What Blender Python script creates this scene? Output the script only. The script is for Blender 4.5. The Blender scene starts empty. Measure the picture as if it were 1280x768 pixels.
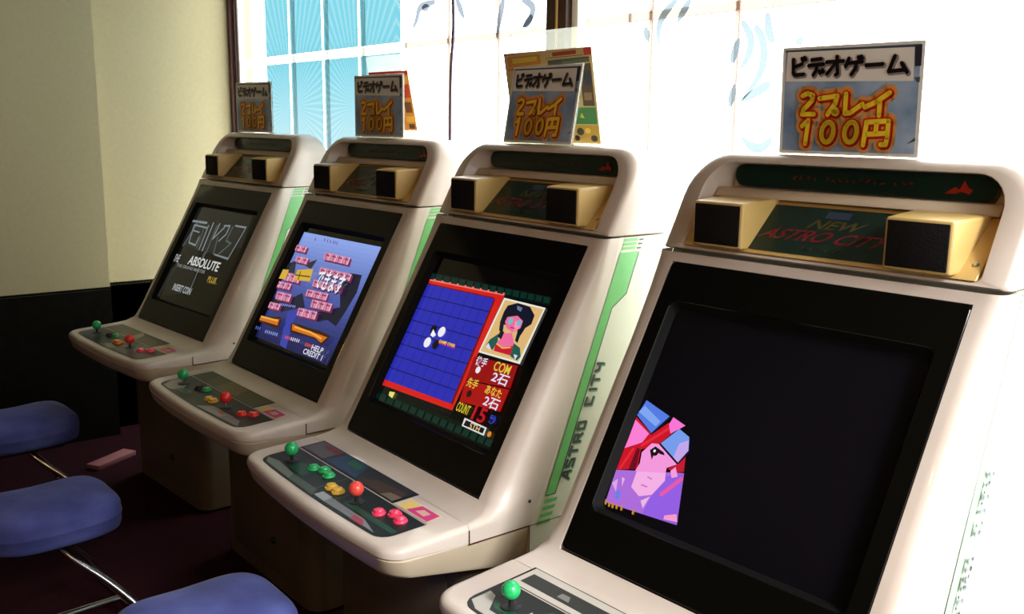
import bpy, bmesh, math, random
from mathutils import Vector, Matrix
S = bpy.context.scene
C = S.collection

# ---------------------------------------------------------------- camera, world, light, exposure
cd = bpy.data.cameras.new('camera'); cam = bpy.data.objects.new('camera', cd); C.objects.link(cam)
cam.matrix_world = Matrix(((0.601898, -0.157439, 0.782899, 1.96608), (0.798487, 0.104337, -0.592901, -1.51699),
                           (0.011661, 0.982001, 0.188513, 1.50247), (0, 0, 0, 1)))
cd.sensor_width = 36; cd.lens = 33.8702; cd.clip_start = 0.02
S.camera = cam
SKY = 7.5
w = bpy.data.worlds.new('sky'); S.world = w; w.use_nodes = True
bg = w.node_tree.nodes['Background']; bg.inputs[0].default_value = (0.95, 0.98, 1.0, 1); bg.inputs[1].default_value = SKY
def portal(name, loc, rot, sx, sy):
    l = bpy.data.lights.new(name, 'AREA'); l.shape = 'RECTANGLE'; l.size = sx; l.size_y = sy; l.cycles.is_portal = True
    o = bpy.data.objects.new(name, l); C.objects.link(o); o.location = loc; o.rotation_euler = rot
portal('window_portal_back', (-.37, 0.42, 1.37), (math.radians(-90), 0, 0), 5.0, 2.0)      # sky sampling only, no light of their own
portal('window_portal_right', (2.22, -.42, 1.46), (0, math.radians(90), 0), 1.85, 1.5)
sl = bpy.data.lights.new('hazy_sun', 'SUN'); sl.energy = 19.0; sl.angle = math.radians(16); sl.color = (.92, .95, 1.0)
so = bpy.data.objects.new('hazy_sun', sl); C.objects.link(so); so.location = (6, -3, 5)
so.rotation_euler = Vector((-1, .0, -.75)).to_track_quat('-Z', 'Y').to_euler()
S.view_settings.view_transform = 'Standard'; S.view_settings.look = 'None'
S.view_settings.gamma = 1; S.view_settings.use_curve_mapping = False
S.view_settings.exposure = 0.0
S.cycles.use_denoising = True
S.cycles.max_bounces = 8; S.cycles.transparent_max_bounces = 12; S.cycles.sample_clamp_indirect = 6

# ---------------------------------------------------------------- helpers
def tag(o, label=None, cat=None, group=None, kind=None):
    if label: o['label'] = label
    if cat: o['category'] = cat
    if group: o['group'] = group
    if kind: o['kind'] = kind
    return o
def empty(name, loc=(0, 0, 0), rz=0.0, label=None, cat=None, group=None):
    o = bpy.data.objects.new(name, None); C.objects.link(o); o.empty_display_size = .1
    o.location = loc; o.rotation_euler = (0, 0, rz)
    return tag(o, label, cat, group)
def mesh(name, V, F, mat, smooth=30, mi=None):
    me = bpy.data.meshes.new(name); me.from_pydata([tuple(v) for v in V], [], F)
    for m in (mat if isinstance(mat, (list, tuple)) else [mat]): me.materials.append(m)
    if mi: me.polygons.foreach_set('material_index', mi)
    if smooth:
        me.polygons.foreach_set('use_smooth', [True] * len(F)); me.set_sharp_from_angle(angle=math.radians(smooth))
    me.update(); return me
def add(name, me, parent=None, loc=None, rot=None):
    o = bpy.data.objects.new(name, me); C.objects.link(o)
    if parent: o.parent = parent
    if loc: o.location = loc
    if rot: o.rotation_euler = rot
    return o
def frombm(name, bm, mat, smooth=30):
    bmesh.ops.recalc_face_normals(bm, faces=bm.faces)
    me = bpy.data.meshes.new(name); bm.to_mesh(me); bm.free(); me.materials.append(mat)
    if smooth:
        me.polygons.foreach_set('use_smooth', [True] * len(me.polygons)); me.set_sharp_from_angle(angle=math.radians(smooth))
    return me
def boxm(name, lo, hi, mat, bev=0.0, seg=2):
    bm = bmesh.new(); bmesh.ops.create_cube(bm, size=1)
    for v in bm.verts: v.co = Vector([lo[i] + (v.co[i] + .5) * (hi[i] - lo[i]) for i in range(3)])
    if bev: bmesh.ops.bevel(bm, geom=bm.edges[:], offset=bev, segments=seg, affect='EDGES', profile=.5)
    return frombm(name, bm, mat, 40)
def prismx(name, poly, x0, x1, mat, bev=0.0, seg=2):           # polygon in (y,z) extruded along x
    bm = bmesh.new()
    f = bm.faces.new([bm.verts.new((x0, y, z)) for y, z in poly])
    r = bmesh.ops.extrude_face_region(bm, geom=[f])
    for v in r['geom']:
        if isinstance(v, bmesh.types.BMVert): v.co.x = x1
    if bev: bmesh.ops.bevel(bm, geom=bm.edges[:], offset=bev, segments=seg, affect='EDGES', profile=.5)
    return frombm(name, bm, mat, 40)
def rrect(hw, z0, z1, r, n=6, rb=None):                         # rounded rectangle outline (x,z), same count whatever the radii
    rb = r if rb is None else rb; P = []
    for cx, cz, a0, rr in ((hw - rb, z0 + rb, -90, rb), (hw - r, z1 - r, 0, r), (-hw + r, z1 - r, 90, r), (-hw + rb, z0 + rb, 180, rb)):
        for k in range(n + 1):
            a = math.radians(a0 + 90 * k / n); P.append((cx + rr * math.cos(a), cz + rr * math.sin(a)))
    return P
def loft(rings, cap0=False, cap1=False):
    V = [p for r in rings for p in r]; n = len(rings[0]); F = []
    for i in range(len(rings) - 1):
        for k in range(n):
            a, b = i * n + k, i * n + (k + 1) % n; F.append((a, b, b + n, a + n))
    if cap0: F.append(tuple(range(n))[::-1])
    if cap1: F.append(tuple(range((len(rings) - 1) * n, len(rings) * n)))
    return V, F
def tube(name, pts, r, mat, n=10):
    pts = [Vector(p) for p in pts]; rings = []; up = Vector((0, 0, 1))
    for i, p in enumerate(pts):
        t = (pts[min(i + 1, len(pts) - 1)] - pts[max(i - 1, 0)]).normalized()
        s = t.cross(up) if abs(t.z) < .95 else t.cross(Vector((1, 0, 0))); s.normalize(); q = s.cross(t)
        rings.append([p + (s * math.cos(a) + q * math.sin(a)) * r for a in [2 * math.pi * k / n for k in range(n)]])
    V, F = loft(rings, True, True); return mesh(name, V, F, mat, 50)
def smoothpath(P, n=8):
    P = [Vector(p) for p in P]; out = []
    for i in range(len(P) - 1):
        p0, p1, p2, p3 = P[max(i - 1, 0)], P[i], P[i + 1], P[min(i + 2, len(P) - 1)]
        for k in range(n):
            t = k / n; out.append(.5 * ((2 * p1) + (p2 - p0) * t + (2 * p0 - 5 * p1 + 4 * p2 - p3) * t * t + (3 * p1 - p0 - 3 * p2 + p3) * t ** 3))
    return out + [P[-1]]
def lathe(name, prof, mat, n=20):                               # profile (r,z)
    rings = [[(r * math.cos(2 * math.pi * k / n), r * math.sin(2 * math.pi * k / n), z) for k in range(n)] for r, z in prof]
    V, F = loft(rings, True, True); return mesh(name, V, F, mat, 40)
def lin(c): return [((v / 255) / 12.92 if v / 255 <= .04045 else ((v / 255 + .055) / 1.055) ** 2.4) for v in c]

# ---------------------------------------------------------------- materials
def mat(name, col, rough=.5, metal=0.0, spec=.5, noise=0.0, nscale=20, bump=0.0, coat=0.0, sheen=0.0, col2=None):
    m = bpy.data.materials.new(name); m.use_nodes = True; nt = m.node_tree; b = nt.nodes['Principled BSDF']
    b.inputs['Base Color'].default_value = (*col, 1); b.inputs['Roughness'].default_value = rough; b.inputs['Metallic'].default_value = metal
    b.inputs['Specular IOR Level'].default_value = spec; b.inputs['Coat Weight'].default_value = coat; b.inputs['Sheen Weight'].default_value = sheen
    if noise or bump or col2:
        tc = nt.nodes.new('ShaderNodeTexCoord'); n = nt.nodes.new('ShaderNodeTexNoise'); n.inputs['Scale'].default_value = nscale; n.inputs['Detail'].default_value = 5
        nt.links.new(tc.outputs['Object'], n.inputs['Vector'])
        if noise or col2:
            r = nt.nodes.new('ShaderNodeValToRGB'); nt.links.new(n.outputs['Fac'], r.inputs[0])
            r.color_ramp.elements[0].position = .3; r.color_ramp.elements[1].position = .7
            c2 = col2 or [min(1, c * (1 + noise)) for c in col]
            r.color_ramp.elements[0].color = (*[c * (1 - noise) for c in col], 1); r.color_ramp.elements[1].color = (*c2, 1)
            nt.links.new(r.outputs[0], b.inputs['Base Color'])
        if bump:
            bp = nt.nodes.new('ShaderNodeBump'); bp.inputs['Strength'].default_value = bump; bp.inputs['Distance'].default_value = .004
            nt.links.new(n.outputs['Fac'], bp.inputs['Height']); nt.links.new(bp.outputs[0], b.inputs['Normal'])
    return m
def attr_mat(name, emit=0.0, rough=.4, coat=0.0, spec=.5):
    m = bpy.data.materials.new(name); m.use_nodes = True; nt = m.node_tree; b = nt.nodes['Principled BSDF']
    a = nt.nodes.new('ShaderNodeAttribute'); a.attribute_name = 'Col'
    b.inputs['Roughness'].default_value = rough; b.inputs['Coat Weight'].default_value = coat; b.inputs['Specular IOR Level'].default_value = spec
    if emit:
        b.inputs['Base Color'].default_value = (.004, .004, .004, 1)
        nt.links.new(a.outputs['Color'], b.inputs['Emission Color']); b.inputs['Emission Strength'].default_value = emit
    else: nt.links.new(a.outputs['Color'], b.inputs['Base Color'])
    return m
def sheet_mat(name, tint, trans=.5, gloss=.04):                # thin clear or frosted sheet: light passes straight and scattered
    m = bpy.data.materials.new(name); m.use_nodes = True; nt = m.node_tree; nt.nodes.remove(nt.nodes['Principled BSDF'])
    out = nt.nodes['Material Output']; tr = nt.nodes.new('ShaderNodeBsdfTransparent'); tl = nt.nodes.new('ShaderNodeBsdfTranslucent'); gl = nt.nodes.new('ShaderNodeBsdfGlossy')
    gl.inputs['Roughness'].default_value = .03
    tr.inputs[0].default_value = (*tint, 1); tl.inputs[0].default_value = (*tint, 1)
    m1 = nt.nodes.new('ShaderNodeMixShader'); m1.inputs[0].default_value = trans; nt.links.new(tr.outputs[0], m1.inputs[1]); nt.links.new(tl.outputs[0], m1.inputs[2])
    m2 = nt.nodes.new('ShaderNodeMixShader'); m2.inputs[0].default_value = gloss; nt.links.new(m1.outputs[0], m2.inputs[1]); nt.links.new(gl.outputs[0], m2.inputs[2])
    nt.links.new(m2.outputs[0], out.inputs[0]); return m
M = {
 'shell': mat('cabinet_plastic', (.57, .465, .385), .38, coat=.35, noise=.07, nscale=5, col2=(.63, .535, .46)),
 'shell_side': mat('cabinet_side_plastic', (.58, .58, .44), .38, noise=.05, nscale=6, col2=(.62, .62, .49)),
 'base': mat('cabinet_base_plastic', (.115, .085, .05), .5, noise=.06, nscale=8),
 'tray': mat('tray_plastic', (.54, .43, .30), .42, noise=.06, nscale=8),
 'tan': mat('aged_tan_plastic', (.58, .38, .125), .38, noise=.06, nscale=10),
 'black': mat('black_plastic', (.01, .01, .01), .45),
 'grille': mat('black_speaker_cloth', (.006, .005, .005), .9, bump=.5, nscale=300, spec=.2),
 'bezel': mat('smoked_black_bezel', (.0035, .003, .002), .10, spec=.16),
 'surround': mat('matt_black_surround', (.004, .004, .004), .7, spec=.1),
 'crt': mat('dark_screen_glass', (.005, .004, .006), .05, spec=.4),
 'board': mat('dark_green_board', (.006, .022, .014), .25, spec=.4),
 'deck': mat('black_deck_film', (.012, .016, .015), .22),
 'chrome': mat('worn_chrome', (.6, .6, .62), .18, metal=1.0, noise=.05, nscale=40),
 'steel': mat('screw_steel', (.5, .48, .44), .3, metal=1.0),
 'gap': mat('dark_joint', (.03, .02, .018), .8),
 'green': mat('green_button_plastic', (.02, .42, .12), .22, coat=.3), 'red': mat('red_button_plastic', (.80, .03, .02), .22, coat=.3),
 'pink': mat('pink_button_plastic', (.85, .05, .12), .22, coat=.3), 'coral': mat('coral_ball_plastic', (.85, .08, .06), .22, coat=.3),
 'yellow': mat('yellow_button_plastic', (.75, .45, .05), .25, coat=.3), 'orange': mat('orange_button_plastic', (.75, .22, .02), .25, coat=.3),
 'seat': mat('blue_velour', (.048, .058, .24), .8, noise=.25, nscale=7, bump=.25, sheen=.06, spec=.2, col2=(.10, .118, .36)),
 'wall': mat('beige_wallpaper', (.42, .36, .205), .8, noise=.03, nscale=60, bump=.08),
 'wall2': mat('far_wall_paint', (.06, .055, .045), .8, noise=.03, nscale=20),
 'wains': mat('dark_wainscot', (.0055, .005, .003), .9, spec=.06, noise=.3, nscale=30, bump=.1),
 'floor': mat('dark_red_carpet', (.024, .004, .007), .95, noise=.3, nscale=120, bump=.6, spec=.1),
 'ceil': mat('ceiling_paint', (.08, .068, .05), .9, noise=.02, nscale=40),
 'frame': mat('dark_red_brown_frame', (.10, .028, .026), .5, noise=.1, nscale=15),
 'frame_dark': mat('dark_brown_mullion', (.05, .022, .012), .5, noise=.1, nscale=15),
 'frame_w': mat('white_window_frame', (.75, .74, .72), .5, noise=.03, nscale=15),
 'cord': mat('purple_grey_cord', (.05, .02, .05), .5, noise=.05, nscale=30),
 'ground': mat('pale_pavement', (.62, .62, .60), .9, noise=.06, nscale=3),
 'tinted': sheet_mat('sky_dimming_glass', (.38, .38, .37), .0, .05),  # tint invented for the unseen right window to weaken its sky light
 'glass': sheet_mat('window_glass', (.97, .99, .98), .0, .05),
 'acrylic': sheet_mat('clear_acrylic', (.90, .90, .83), .12, .05),
 'acrylic_edge': sheet_mat('clear_acrylic_edge', (.16, .15, .12), .3, .1),
 'tape': sheet_mat('bloom_pale_muntin', (.55, .475, .43), .9, .0),  # muntins made pale and translucent; window bloom is put into the material
 'bar_white': sheet_mat('pale_frosted_strip', (.62, .62, .60), .5, .0),
 'hair': sheet_mat('grey_blue_window_print', (.085, .095, .11), .6, .0), 'hair_b': sheet_mat('pale_blue_window_print', (.125, .15, .165), .6, .0),
 'print': attr_mat('printed_card', 0, .35), 'picture': attr_mat('screen_picture', .95, .06), 'decal': attr_mat('printed_film', 0, .3), 'deckfilm': attr_mat('deck_film', 0, .32, spec=.2),
 'sleeve': mat('white_card_edge', (.86, .85, .82), .4),
}
def sky_print():                                                # blue cloudy background printed on the price cards
    m = mat('cloudy_blue_print', (.15, .29, .56), .35, noise=.3, nscale=9, col2=(.52, .66, .84)); return m
M['sky_print'] = sky_print()
def sunburst_film():
    m = bpy.data.materials.new('cyan_sunburst_film'); m.use_nodes = True; nt = m.node_tree; N = nt.nodes; L = nt.links
    N.remove(N['Principled BSDF']); out = N['Material Output']
    tc = N.new('ShaderNodeTexCoord'); sp = N.new('ShaderNodeSeparateXYZ'); L.new(tc.outputs['Object'], sp.inputs[0])
    def math_(op, a, b=None):
        n = N.new('ShaderNodeMath'); n.operation = op
        for i, v in enumerate((a, b)):
            if v is None: continue
            if isinstance(v, (int, float)): n.inputs[i].default_value = v
            else: L.new(v, n.inputs[i])
        return n.outputs[0]
    px = math_('PINGPONG', math_('ADD', sp.outputs[0], 3.42), .31)          # fans repeat every second pane
    ang = math_('ARCTAN2', math_('SUBTRACT', px, .0), math_('SUBTRACT', sp.outputs[2], 1.56))
    ray = math_('POWER', math_('ABSOLUTE', math_('SINE', math_('MULTIPLY', ang, 30.0))), 6.0)
    low = N.new('ShaderNodeMapRange'); L.new(sp.outputs[2], low.inputs[0]); low.inputs[1].default_value = 1.72; low.inputs[2].default_value = 1.40   # print pales downwards
    mx = N.new('ShaderNodeMix'); mx.data_type = 'RGBA'; mx.inputs[6].default_value = (.036, .105, .125, 1); mx.inputs[7].default_value = (.115, .145, .15, 1)
    f = math_('ADD', math_('MULTIPLY', ray, .38), math_('MULTIPLY', low.outputs[0], .55)); L.new(f, mx.inputs[0])
    tr = N.new('ShaderNodeBsdfTransparent'); tl = N.new('ShaderNodeBsdfTranslucent'); ms = N.new('ShaderNodeMixShader'); ms.inputs[0].default_value = .35
    L.new(mx.outputs[2], tr.inputs[0]); L.new(mx.outputs[2], tl.inputs[0]); L.new(tr.outputs[0], ms.inputs[1]); L.new(tl.outputs[0], ms.inputs[2]); L.new(ms.outputs[0], out.inputs[0])
    return m
M['film'] = sunburst_film()

# ---------------------------------------------------------------- flat print: coloured polygons, strokes and lettering laid on a surface
_tc = {}
def text_faces(body, bold=.0):
    k = (body, bold)
    if k not in _tc:
        cu = bpy.data.curves.new('t', 'FONT'); cu.body = body; cu.resolution_u = 3; cu.offset = bold
        o = bpy.data.objects.new('t', cu); C.objects.link(o); bpy.context.view_layer.update()
        me = bpy.data.meshes.new_from_object(o.evaluated_get(bpy.context.evaluated_depsgraph_get()))
        P = [[(me.vertices[i].co.x, me.vertices[i].co.y) for i in p.vertices] for p in me.polygons]
        bpy.data.objects.remove(o); bpy.data.meshes.remove(me)
        xs = [p[0] for q in P for p in q]; ys = [p[1] for q in P for p in q]
        x0, x1, y0, y1 = min(xs), max(xs), min(ys), max(ys)
        _tc[k] = [[((x - x0) / (x1 - x0) - .5, (y - y0) / (y1 - y0) - .5) for x, y in q] for q in P]
    return _tc[k]
def circ(c, r, n=14): return [(c[0] + r * math.cos(2 * math.pi * k / n), c[1] + r * math.sin(2 * math.pi * k / n)) for k in range(n)]
def stroke(pts, wd, cap=True):
    out = []
    for a, b in zip(pts[:-1], pts[1:]):
        dx, dy = b[0] - a[0], b[1] - a[1]; l = math.hypot(dx, dy) or 1e-9; nx, ny = -dy / l * wd / 2, dx / l * wd / 2
        out.append([(a[0] + nx, a[1] + ny), (a[0] - nx, a[1] - ny), (b[0] - nx, b[1] - ny), (b[0] + nx, b[1] + ny)])
    if cap: out += [circ(p, wd / 2, 10) for p in pts]
    return out
def paint(name, items, fmap, material, parent=None, eps=6e-5):  # items: p polygon, s stroke, c disc, t text; fmap(a,b,h) -> point
    V, F, K = [], [], []; h = eps
    for it in items:
        if it[0] == 'p': P = [it[2]]
        elif it[0] == 's': P = stroke(it[3], it[2])
        elif it[0] == 'c': P = [circ(it[3], it[2])]
        else:
            sh = it[6] if len(it) > 6 else 0
            P = [[(it[3][0] + x * it[4] + y * it[5] * sh, it[3][1] + y * it[5]) for x, y in q] for q in text_faces(it[2], .018)]
        for q in P:
            F.append(tuple(range(len(V), len(V) + len(q)))); V += [fmap(a, b, h) for a, b in q]; K += [(*lin(it[1]), 1)] * len(q)
        h += eps
    me = bpy.data.meshes.new(name); me.from_pydata(V, [], F); me.materials.append(material)
    at = me.color_attributes.new('Col', 'FLOAT_COLOR', 'CORNER')
    at.data.foreach_set('color', [x for p in me.polygons for i in p.loop_indices for x in K[me.loops[i].vertex_index]])
    if parent is None: return me
    return add(name, me, parent)

# ---- flat print data, metres in each surface frame
SCREEN_OTHELLO = [
  ('p', (4, 16, 13), [(-0.285, 0.171), (0.243, 0.1777), (0.247, 0.1562), (-0.276, 0.1445)]),
  ('p', (4, 18, 14), [(-0.296, -0.1747), (0.259, -0.1734), (0.259, -0.2043), (-0.289, -0.2101)]),
  ('p', (14, 14, 14), [(-0.279, 0.154), (0.069, 0.1629), (0.072, -0.1703), (-0.288, -0.1756)]),
  ('p', (214, 32, 26), [(-0.279, 0.154), (0.073, 0.162), (0.067, -0.1564), (-0.288, -0.1667)]),
  ('p', (245, 120, 110), [(-0.279, 0.154), (0.073, 0.162), (0.069, 0.1548), (-0.278, 0.1468)]),
  ('p', (235, 90, 80), [(-0.279, 0.154), (-0.27, 0.1504), (-0.277, -0.1622), (-0.288, -0.1667)]),
  ('p', (120, 8, 8), [(0.038, 0.1401), (0.046, 0.1401), (0.059, -0.1416), (0.047, -0.1425)]),
  ('p', (120, 8, 8), [(-0.266, 0.1387), (0.04, 0.1445), (0.041, 0.1387), (-0.266, 0.132)]),
  ('p', (40, 44, 178), [(-0.266, 0.1351), (0.039, 0.1409), (0.05, -0.1425), (-0.266, -0.1505)]),
  ('s', (16, 14, 70), 0.0024, [(-0.266, 0.0998), (0.04, 0.1056)]),
  ('s', (16, 14, 70), 0.0024, [(-0.266, 0.063), (0.041, 0.0697)]),
  ('s', (16, 14, 70), 0.0024, [(-0.266, 0.0272), (0.043, 0.033)]),
  ('s', (16, 14, 70), 0.0024, [(-0.266, -0.0082), (0.044, -0.0015)]),
  ('s', (16, 14, 70), 0.0024, [(-0.266, -0.044), (0.046, -0.0368)]),
  ('s', (16, 14, 70), 0.0024, [(-0.266, -0.0793), (0.047, -0.0726)]),
  ('s', (16, 14, 70), 0.0024, [(-0.266, -0.1147), (0.048, -0.1071)]),
  ('s', (30, 32, 140), 0.0014, [(-0.225, 0.1365), (-0.223, -0.1492)]),
  ('s', (30, 32, 140), 0.0014, [(-0.185, 0.1365), (-0.181, -0.1483)]),
  ('s', (30, 32, 140), 0.0014, [(-0.145, 0.1378), (-0.14, -0.1469)]),
  ('s', (30, 32, 140), 0.0014, [(-0.107, 0.1387), (-0.1, -0.1461)]),
  ('s', (30, 32, 140), 0.0014, [(-0.069, 0.1387), (-0.062, -0.1447)]),
  ('s', (30, 32, 140), 0.0014, [(-0.032, 0.1401), (-0.024, -0.1438)]),
  ('s', (30, 32, 140), 0.0014, [(0.004, 0.1409), (0.013, -0.1434)]),
  ('p', (8, 44, 35), [(-0.278, 0.1687), (-0.248, 0.1687), (-0.243, 0.1512), (-0.272, 0.1504)]),
  ('p', (8, 46, 36), [(-0.29, -0.1886), (-0.258, -0.1886), (-0.256, -0.2056), (-0.288, -0.2065)]),
  ('p', (8, 44, 35), [(-0.24, 0.1687), (-0.211, 0.1696), (-0.205, 0.1526), (-0.234, 0.1512)]),
  ('p', (8, 46, 36), [(-0.249, -0.1881), (-0.218, -0.1873), (-0.216, -0.2056), (-0.247, -0.2056)]),
  ('p', (8, 44, 35), [(-0.203, 0.1696), (-0.174, 0.1696), (-0.169, 0.1526), (-0.197, 0.1526)]),
  ('p', (8, 46, 36), [(-0.21, -0.1873), (-0.179, -0.1873), (-0.178, -0.2047), (-0.208, -0.2056)]),
  ('p', (8, 44, 35), [(-0.166, 0.1696), (-0.138, 0.171), (-0.133, 0.1535), (-0.161, 0.1526)]),
  ('p', (8, 46, 36), [(-0.171, -0.1873), (-0.141, -0.1873), (-0.14, -0.2047), (-0.169, -0.2047)]),
  ('p', (8, 44, 35), [(-0.13, 0.171), (-0.103, 0.171), (-0.098, 0.154), (-0.125, 0.1535)]),
  ('p', (8, 46, 36), [(-0.133, -0.1873), (-0.104, -0.1864), (-0.103, -0.2043), (-0.131, -0.2047)]),
  ('p', (8, 44, 35), [(-0.096, 0.171), (-0.069, 0.171), (-0.064, 0.1548), (-0.09, 0.1548)]),
  ('p', (8, 46, 36), [(-0.096, -0.1864), (-0.067, -0.1864), (-0.067, -0.2034), (-0.095, -0.2043)]),
  ('p', (8, 44, 35), [(-0.061, 0.1718), (-0.035, 0.1718), (-0.03, 0.1557), (-0.056, 0.1548)]),
  ('p', (8, 46, 36), [(-0.059, -0.1864), (-0.032, -0.1859), (-0.031, -0.2034), (-0.059, -0.2034)]),
  ('p', (8, 44, 35), [(-0.028, 0.1718), (-0.002, 0.1723), (0.003, 0.1562), (-0.023, 0.1557)]),
  ('p', (8, 46, 36), [(-0.024, -0.1859), (0.003, -0.1859), (0.003, -0.2034), (-0.023, -0.2034)]),
  ('p', (8, 44, 35), [(0.005, 0.1723), (0.03, 0.1732), (0.035, 0.1571), (0.01, 0.1562)]),
  ('p', (8, 46, 36), [(0.011, -0.1859), (0.037, -0.185), (0.037, -0.2025), (0.011, -0.2025)]),
  ('p', (8, 44, 35), [(0.037, 0.1732), (0.062, 0.1732), (0.067, 0.1571), (0.042, 0.1571)]),
  ('p', (8, 46, 36), [(0.045, -0.185), (0.071, -0.185), (0.07, -0.202), (0.045, -0.202)]),
  ('p', (8, 44, 35), [(0.068, 0.1732), (0.093, 0.1741), (0.098, 0.1584), (0.074, 0.1571)]),
  ('p', (8, 46, 36), [(0.078, -0.185), (0.103, -0.185), (0.103, -0.202), (0.078, -0.202)]),
  ('p', (8, 44, 35), [(0.099, 0.1741), (0.123, 0.1746), (0.128, 0.1584), (0.104, 0.1584)]),
  ('p', (8, 46, 36), [(0.11, -0.185), (0.135, -0.185), (0.134, -0.2012), (0.11, -0.2012)]),
  ('p', (8, 44, 35), [(0.13, 0.1746), (0.153, 0.1746), (0.158, 0.1593), (0.135, 0.1584)]),
  ('p', (8, 46, 36), [(0.142, -0.185), (0.166, -0.1842), (0.165, -0.2012), (0.141, -0.2012)]),
  ('p', (8, 44, 35), [(0.159, 0.1746), (0.182, 0.1754), (0.187, 0.1593), (0.164, 0.1593)]),
  ('p', (8, 46, 36), [(0.173, -0.1842), (0.197, -0.1837), (0.196, -0.2012), (0.172, -0.2012)]),
  ('p', (8, 44, 35), [(0.188, 0.1754), (0.211, 0.1754), (0.215, 0.1607), (0.193, 0.1593)]),
  ('p', (8, 46, 36), [(0.204, -0.1837), (0.227, -0.1837), (0.226, -0.1998), (0.203, -0.2003)]),
  ('p', (8, 44, 35), [(0.217, 0.1754), (0.239, 0.1763), (0.244, 0.1607), (0.222, 0.1607)]),
  ('p', (8, 46, 36), [(0.233, -0.1837), (0.256, -0.1837), (0.255, -0.1998), (0.232, -0.1998)]),
  ('c', (8, 8, 16), 0.0135, (-0.144, 0.0196)),
  ('c', (240, 240, 245), 0.0145, (-0.106, 0.0205)),
  ('c', (240, 240, 245), 0.0145, (-0.146, -0.0176)),
  ('c', (8, 8, 16), 0.0135, (-0.107, -0.0162)),
  ('p', (245, 245, 245), [(-0.145, 0.0205), (-0.124, 0.008), (-0.131, -0.0001), (-0.147, 0.003)]),
  ('t', (235, 60, 40), 'GAME OVER', (-0.062, -0.0059), 0.075, 0.011),
  ('t', (240, 220, 60), 'GAME OVER', (-0.063, -0.0037), 0.072, 0.008),
  ('p', (235, 235, 225), [(0.079, 0.149), (0.24, 0.149), (0.235, 0.0035), (0.073, -0.0001)]),
  ('p', (226, 186, 120), [(0.086, 0.1445), (0.235, 0.1445), (0.227, 0.008), (0.079, 0.0044)]),
  ('p', (20, 22, 40), [(0.101, 0.1145), (0.105, 0.132), (0.137, 0.1445), (0.186, 0.1423), (0.214, 0.1248), (0.216, 0.102), (0.201, 0.0895), (0.196, 0.0689), (0.185, 0.063), (0.175, 0.0845), (0.121, 0.0836), (0.13, 0.063), (0.113, 0.0661), (0.103, 0.0881)]),
  ('p', (240, 110, 160), [(0.122, 0.1042), (0.156, 0.1137), (0.183, 0.1042), (0.185, 0.0859), (0.164, 0.0711), (0.136, 0.0769), (0.121, 0.0908)]),
  ('p', (250, 150, 190), [(0.156, 0.0998), (0.178, 0.102), (0.18, 0.0859), (0.164, 0.0747)]),
  ('p', (240, 110, 160), [(0.134, 0.063), (0.163, 0.0697), (0.185, 0.0469), (0.195, 0.0169), (0.13, 0.0169), (0.126, 0.0389)]),
  ('p', (200, 20, 50), [(0.121, 0.0344), (0.158, 0.0286), (0.188, 0.0411), (0.195, 0.016), (0.126, 0.0147)]),
  ('s', (240, 200, 60), 0.003, [(0.121, 0.0344), (0.153, 0.0272), (0.18, 0.0344)]),
  ('p', (30, 90, 80), [(0.117, 0.0586), (0.126, 0.0389), (0.121, 0.016), (0.088, 0.016), (0.095, 0.0389)]),
  ('p', (30, 90, 80), [(0.185, 0.0469), (0.213, 0.0402), (0.228, 0.0205), (0.22, 0.0088), (0.191, 0.0147)]),
  ('p', (20, 22, 40), [(0.119, 0.0675), (0.135, 0.0666), (0.135, 0.0469), (0.118, 0.0505)]),
  ('p', (20, 22, 40), [(0.181, 0.0725), (0.195, 0.072), (0.197, 0.0492), (0.185, 0.0536)]),
  ('c', (120, 190, 200), 0.009, (0.14, 0.0962)),
  ('c', (120, 190, 200), 0.008, (0.173, 0.0975)),
  ('s', (190, 40, 90), 0.003, [(0.15, 0.0814), (0.165, 0.0814)]),
  ('p', (110, 120, 150), [(0.14, 0.1378), (0.162, 0.1351), (0.161, 0.1248), (0.145, 0.1284)]),
  ('p', (225, 215, 235), [(0.089, 0.0169), (0.096, 0.0294), (0.117, 0.0147)]),
  ('p', (225, 215, 235), [(0.201, 0.0214), (0.216, 0.0214), (0.214, 0.0088)]),
  ('p', (150, 8, 14), [(0.066, -0.014), (0.232, -0.0015), (0.24, -0.0579), (0.073, -0.0735)]),
  ('p', (170, 14, 14), [(0.073, -0.0758), (0.239, -0.061), (0.24, -0.1161), (0.084, -0.13)]),
  ('t', (225, 225, 245), '後手', (0.101, -0.0198), 0.043, 0.024),
  ('t', (226, 196, 70), 'COM', (0.183, -0.0184), 0.062, 0.024),
  ('c', (235, 235, 240), 0.009, (0.101, -0.0418)),
  ('t', (225, 225, 245), '2石', (0.192, -0.0449), 0.062, 0.026),
  ('t', (226, 196, 70), '先手', (0.103, -0.0771), 0.043, 0.024),
  ('t', (226, 196, 70), 'あなた', (0.189, -0.078), 0.062, 0.022),
  ('c', (30, 10, 20), 0.009, (0.107, -0.1035)),
  ('t', (225, 225, 245), '2石', (0.198, -0.1049), 0.058, 0.026),
  ('t', (216, 196, 50), 'COUNT', (0.109, -0.1416), 0.052, 0.024),
  ('t', (190, 20, 36), '15', (0.175, -0.1402), 0.05, 0.036),
  ('t', (50, 70, 200), '秒', (0.226, -0.1402), 0.024, 0.022),
  ('p', (225, 225, 225), [(0.129, -0.1608), (0.219, -0.1622), (0.221, -0.1819), (0.131, -0.1814)]),
  ('p', (20, 16, 20), [(0.137, -0.1644), (0.214, -0.1658), (0.214, -0.1783), (0.136, -0.1783)]),
  ('t', (226, 196, 140), '5TH', (0.178, -0.1725), 0.04, 0.015),
  ('c', (220, 140, 40), 0.007, (0.237, -0.1734)),
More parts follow.
